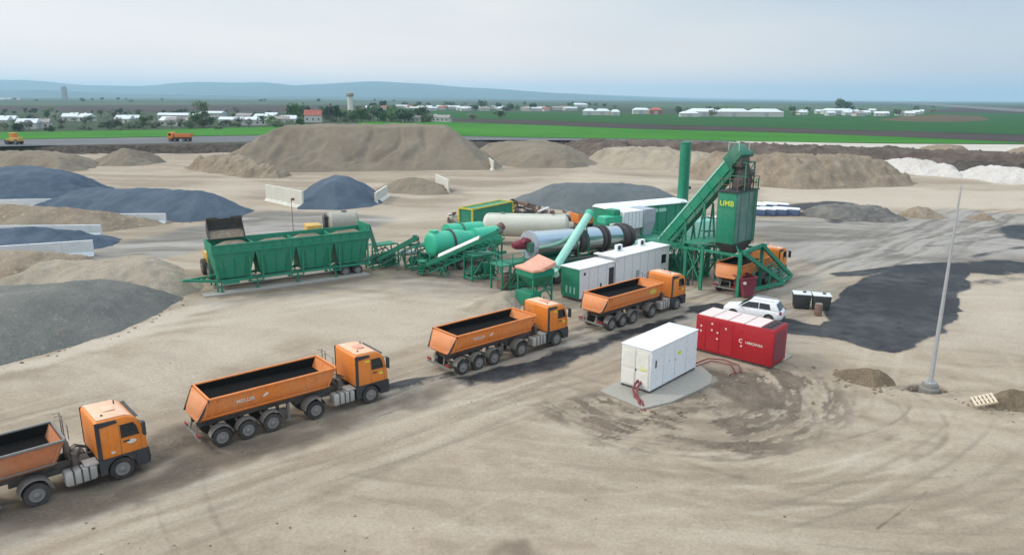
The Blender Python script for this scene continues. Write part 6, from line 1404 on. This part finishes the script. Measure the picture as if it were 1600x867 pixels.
MB().rings((0, 0, 0), (0, 0, 15), [(0, 2.6), (1, 2.3)], 18).build('shaft', M['concw'], WT); MB().rings((0, 0, 15), (0, 0, 18.5), [(0, 2.6), (.2, 3.4), (.85, 3.4), (1, 2.2)], 18).build('tank_head', M['conc'], WT)
p = spot(102, 156, FZ); o = MB().box(-7, 7, -6, 6, 0, 42).box(-5, 5, -4, 4, 42, 46).build('tower_block', M['roofgrey']); o.location = (p.x, p.y, FZ); tag(o, 'lone grey tower block against the far hills at left', 'tower block')

def leaf_mat(name, c0, c1):
    m, t, b = new_mat(name); g = t.nodes.new('ShaderNodeNewGeometry'); oi = t.nodes.new('ShaderNodeObjectInfo')
    f = math_(t, 'ADD', math_(t, 'MULTIPLY', noise(t, .45, 3, .6, g.outputs['Position']), .75), math_(t, 'MULTIPLY', oi.outputs['Random'], .25))
    t.links.new(ramp(t, f, .3, .7, c0, c1), b.inputs['Base Color']); b.inputs['Roughness'].default_value = .8; b.inputs['Specular IOR Level'].default_value = .15
    return m
LF = [leaf_mat('scrub_leaves', (.12, .16, .09), (.20, .24, .14)), leaf_mat('spring_leaves', (.09, .18, .06), (.14, .25, .085)), leaf_mat('grey_twigs', (.17, .18, .14), (.25, .25, .20)), leaf_mat('dark_leaves', (.05, .10, .055), (.10, .16, .085))]
BARK = paint('bark', (.08, .06, .045), .9, .3)
def tree_proto(h, w, mat, seed, trunk=.22):
    rnd = random.Random(seed); T = empty('tree', (0, 0, 0))
    mb = MB(); mb.rings((0, 0, -.2), (0, 0, h * .75), [(0, .26), (1, .06)], 7)
    for k in range(6):
        a = rnd.uniform(0, 6.28); z0 = h * rnd.uniform(.25, .55); mb.cyl((0, 0, z0), (math.cos(a) * w * .35, math.sin(a) * w * .35, z0 + h * .25), .07, .02, 5)
    mb.build('trunk', BARK, T)
    mb = MB(); lobes = [(rnd.gauss(0, w * .2), rnd.gauss(0, w * .2), h * rnd.uniform(trunk + .12, .86), w * rnd.uniform(.16, .30)) for _ in range(11)]
    for _ in range(420):
        lx, ly, lz, lr = rnd.choice(lobes); d = Vector((rnd.gauss(0, 1), rnd.gauss(0, 1), rnd.gauss(0, .8))).normalized() * lr * rnd.uniform(.5, 1.05)
        c = Vector((lx, ly, lz)) + d; s_ = rnd.uniform(.22, .5) * w / 6
        u_ = Vector((rnd.gauss(0, 1), rnd.gauss(0, 1), rnd.gauss(0, 1))).normalized(); v_ = u_.orthogonal().normalized()
        mb.add([c + u_ * s_, c + v_ * s_, c - u_ * s_, c - v_ * s_], [(0, 1, 2, 3)])
    mb.build('crown', mat, T, smooth=False); return T
protos = [('rounded spring green tree standing', tree_proto(7, 7, LF[1], 1)), ('grey bare-twigged tree standing', tree_proto(8, 6, LF[2], 2)), ('dull green scrubby tree standing', tree_proto(5, 7, LF[0], 3)), ('dark green dense tree standing', tree_proto(7, 8, LF[3], 4)), ('low dull green bush growing', tree_proto(3, 5, LF[0], 5, .02)), ('slender dull green tree standing', tree_proto(9, 4.5, LF[0], 6))]
seen = set()
def plant(k, px_, py_, where, group, sc=1.0, z=FZ):
    lb, pr_ = protos[k]; T = pr_ if k not in seen else copy_tree(pr_); seen.add(k)
    p = spot(px_, py_, z); T.location = (p.x, p.y, z); T.rotation_euler = (0, 0, random.uniform(0, 6.28)); s_ = sc * random.uniform(.8, 1.25); T.scale = (s_, s_, s_ * random.uniform(.85, 1.1))
    tag(T, lb + ' ' + where, 'bush' if k == 4 else 'tree', group); return T
random.seed(11)
for k in range(190):
    px_ = random.uniform(-20, 470); py_ = random.choice([random.uniform(176, 190), random.uniform(188, 205), random.uniform(199, 206)]) - (px_ / 480) * 4
    plant(random.choices([0, 1, 2, 3, 4, 5], [1, 3, 4, .6, 6, 1])[0], px_, py_, 'among the pale houses at left', 'trees around the left village', .6)
for k in range(34):
    plant(random.choice([3, 3, 2, 0, 4]), random.uniform(505, 665), random.uniform(187, 192.5), 'in the hedge beyond the huge heap', 'hedge trees beyond the huge heap', 1.0)
for px_, py_, k, s_ in ((318, 200, 5, 1.6), (311, 199, 0, 1.2), (470, 190, 3, 1.6), (462, 191, 0, 1.4), (632, 192, 3, 1.1), (740, 187, 2, .8), (782, 185, 2, .8), (662, 191, 2, 1.5), (1311, 172.5, 3, 1.9), (1322, 172.5, 3, 1.9), (753, 172, 3, 1.6)):
    T = plant(k, px_, py_, 'taller than the others beyond the yard', 'tall trees beyond the yard', s_)
for k in range(46):
    plant(random.choice([2, 3, 0, 4]), random.uniform(570, 960), random.uniform(165, 174), 'in the far village', 'trees in the far village', 1.1)
for k in range(40):
    plant(random.choice([2, 3, 0, 4]), random.uniform(1040, 1460), random.uniform(172, 183), 'around the far sheds at right', 'trees around the far sheds', .9)
for k in range(16):
    plant(random.choice([2, 3, 3]), random.uniform(-20, 640), random.uniform(157, 161), 'out on the far plain at left', 'trees out on the far plain', 1.1)

# ------------------------------------------------------------------ loose stones strewn over the yard and along the heap feet
rnd = random.Random(77); mb = MB()
def pebble(x, y_, r):
    n = 6; ph = rnd.uniform(0, 6.28); e = rnd.uniform(.6, 1.0); mb.mat(rnd.randrange(3))
    ring = [(x + r * math.cos(ph + 2 * math.pi * k / n) * rnd.uniform(.75, 1.1), y_ + r * e * math.sin(ph + 2 * math.pi * k / n) * rnd.uniform(.75, 1.1), 0) for k in range(n)]
    mb.loft([[(a, b_, -.05) for a, b_, c_ in ring], [(a, b_, r * .35) for a, b_, c_ in ring], [(x + (a - x) * .5, y_ + (b_ - y_) * .5, r * .75) for a, b_, c_ in ring]])
for k in range(110):
    Y = 24 + 60 * rnd.random() ** 1.6; pebble(rnd.uniform(-.7, .7) * Y, Y, rnd.choice([.025, .03, .04, .05, .07]))
for line, n_ in (([(-37, 40), (-33.4, 43.6), (-30.7, 47), (-28.8, 50.7), (-28.2, 55), (-28, 61)], 45), ([(3, 114.6), (12, 109.5), (24, 111.5)], 40), ([(-70, 102.6), (-52, 99), (-45, 98.5), (-39, 102.5)], 60), ([(20.4, 43.5), (20.7, 41.3), (22.2, 40.4), (23.9, 41)], 40), ([(26.2, 38.9), (27.4, 37.2), (30, 36.6)], 40), ([(7, 37.3), (9, 37), (13, 41), (14, 43)], 50)):
    for k in range(n_):
        i = rnd.randrange(len(line) - 1); f = rnd.random(); x = line[i][0] * (1 - f) + line[i + 1][0] * f; y_ = line[i][1] * (1 - f) + line[i + 1][1] * f
        pebble(x + rnd.gauss(.1, .45), y_ + rnd.gauss(-.15, .45), rnd.choice([.03, .05, .07, .1]) * (1 + y_ / 120))
o = mb.build('loose_stones', [SAND, SANDP, SANDB], smooth=False); tag(o, 'loose stones scattered over the sandy yard', 'stones', kind='stuff')
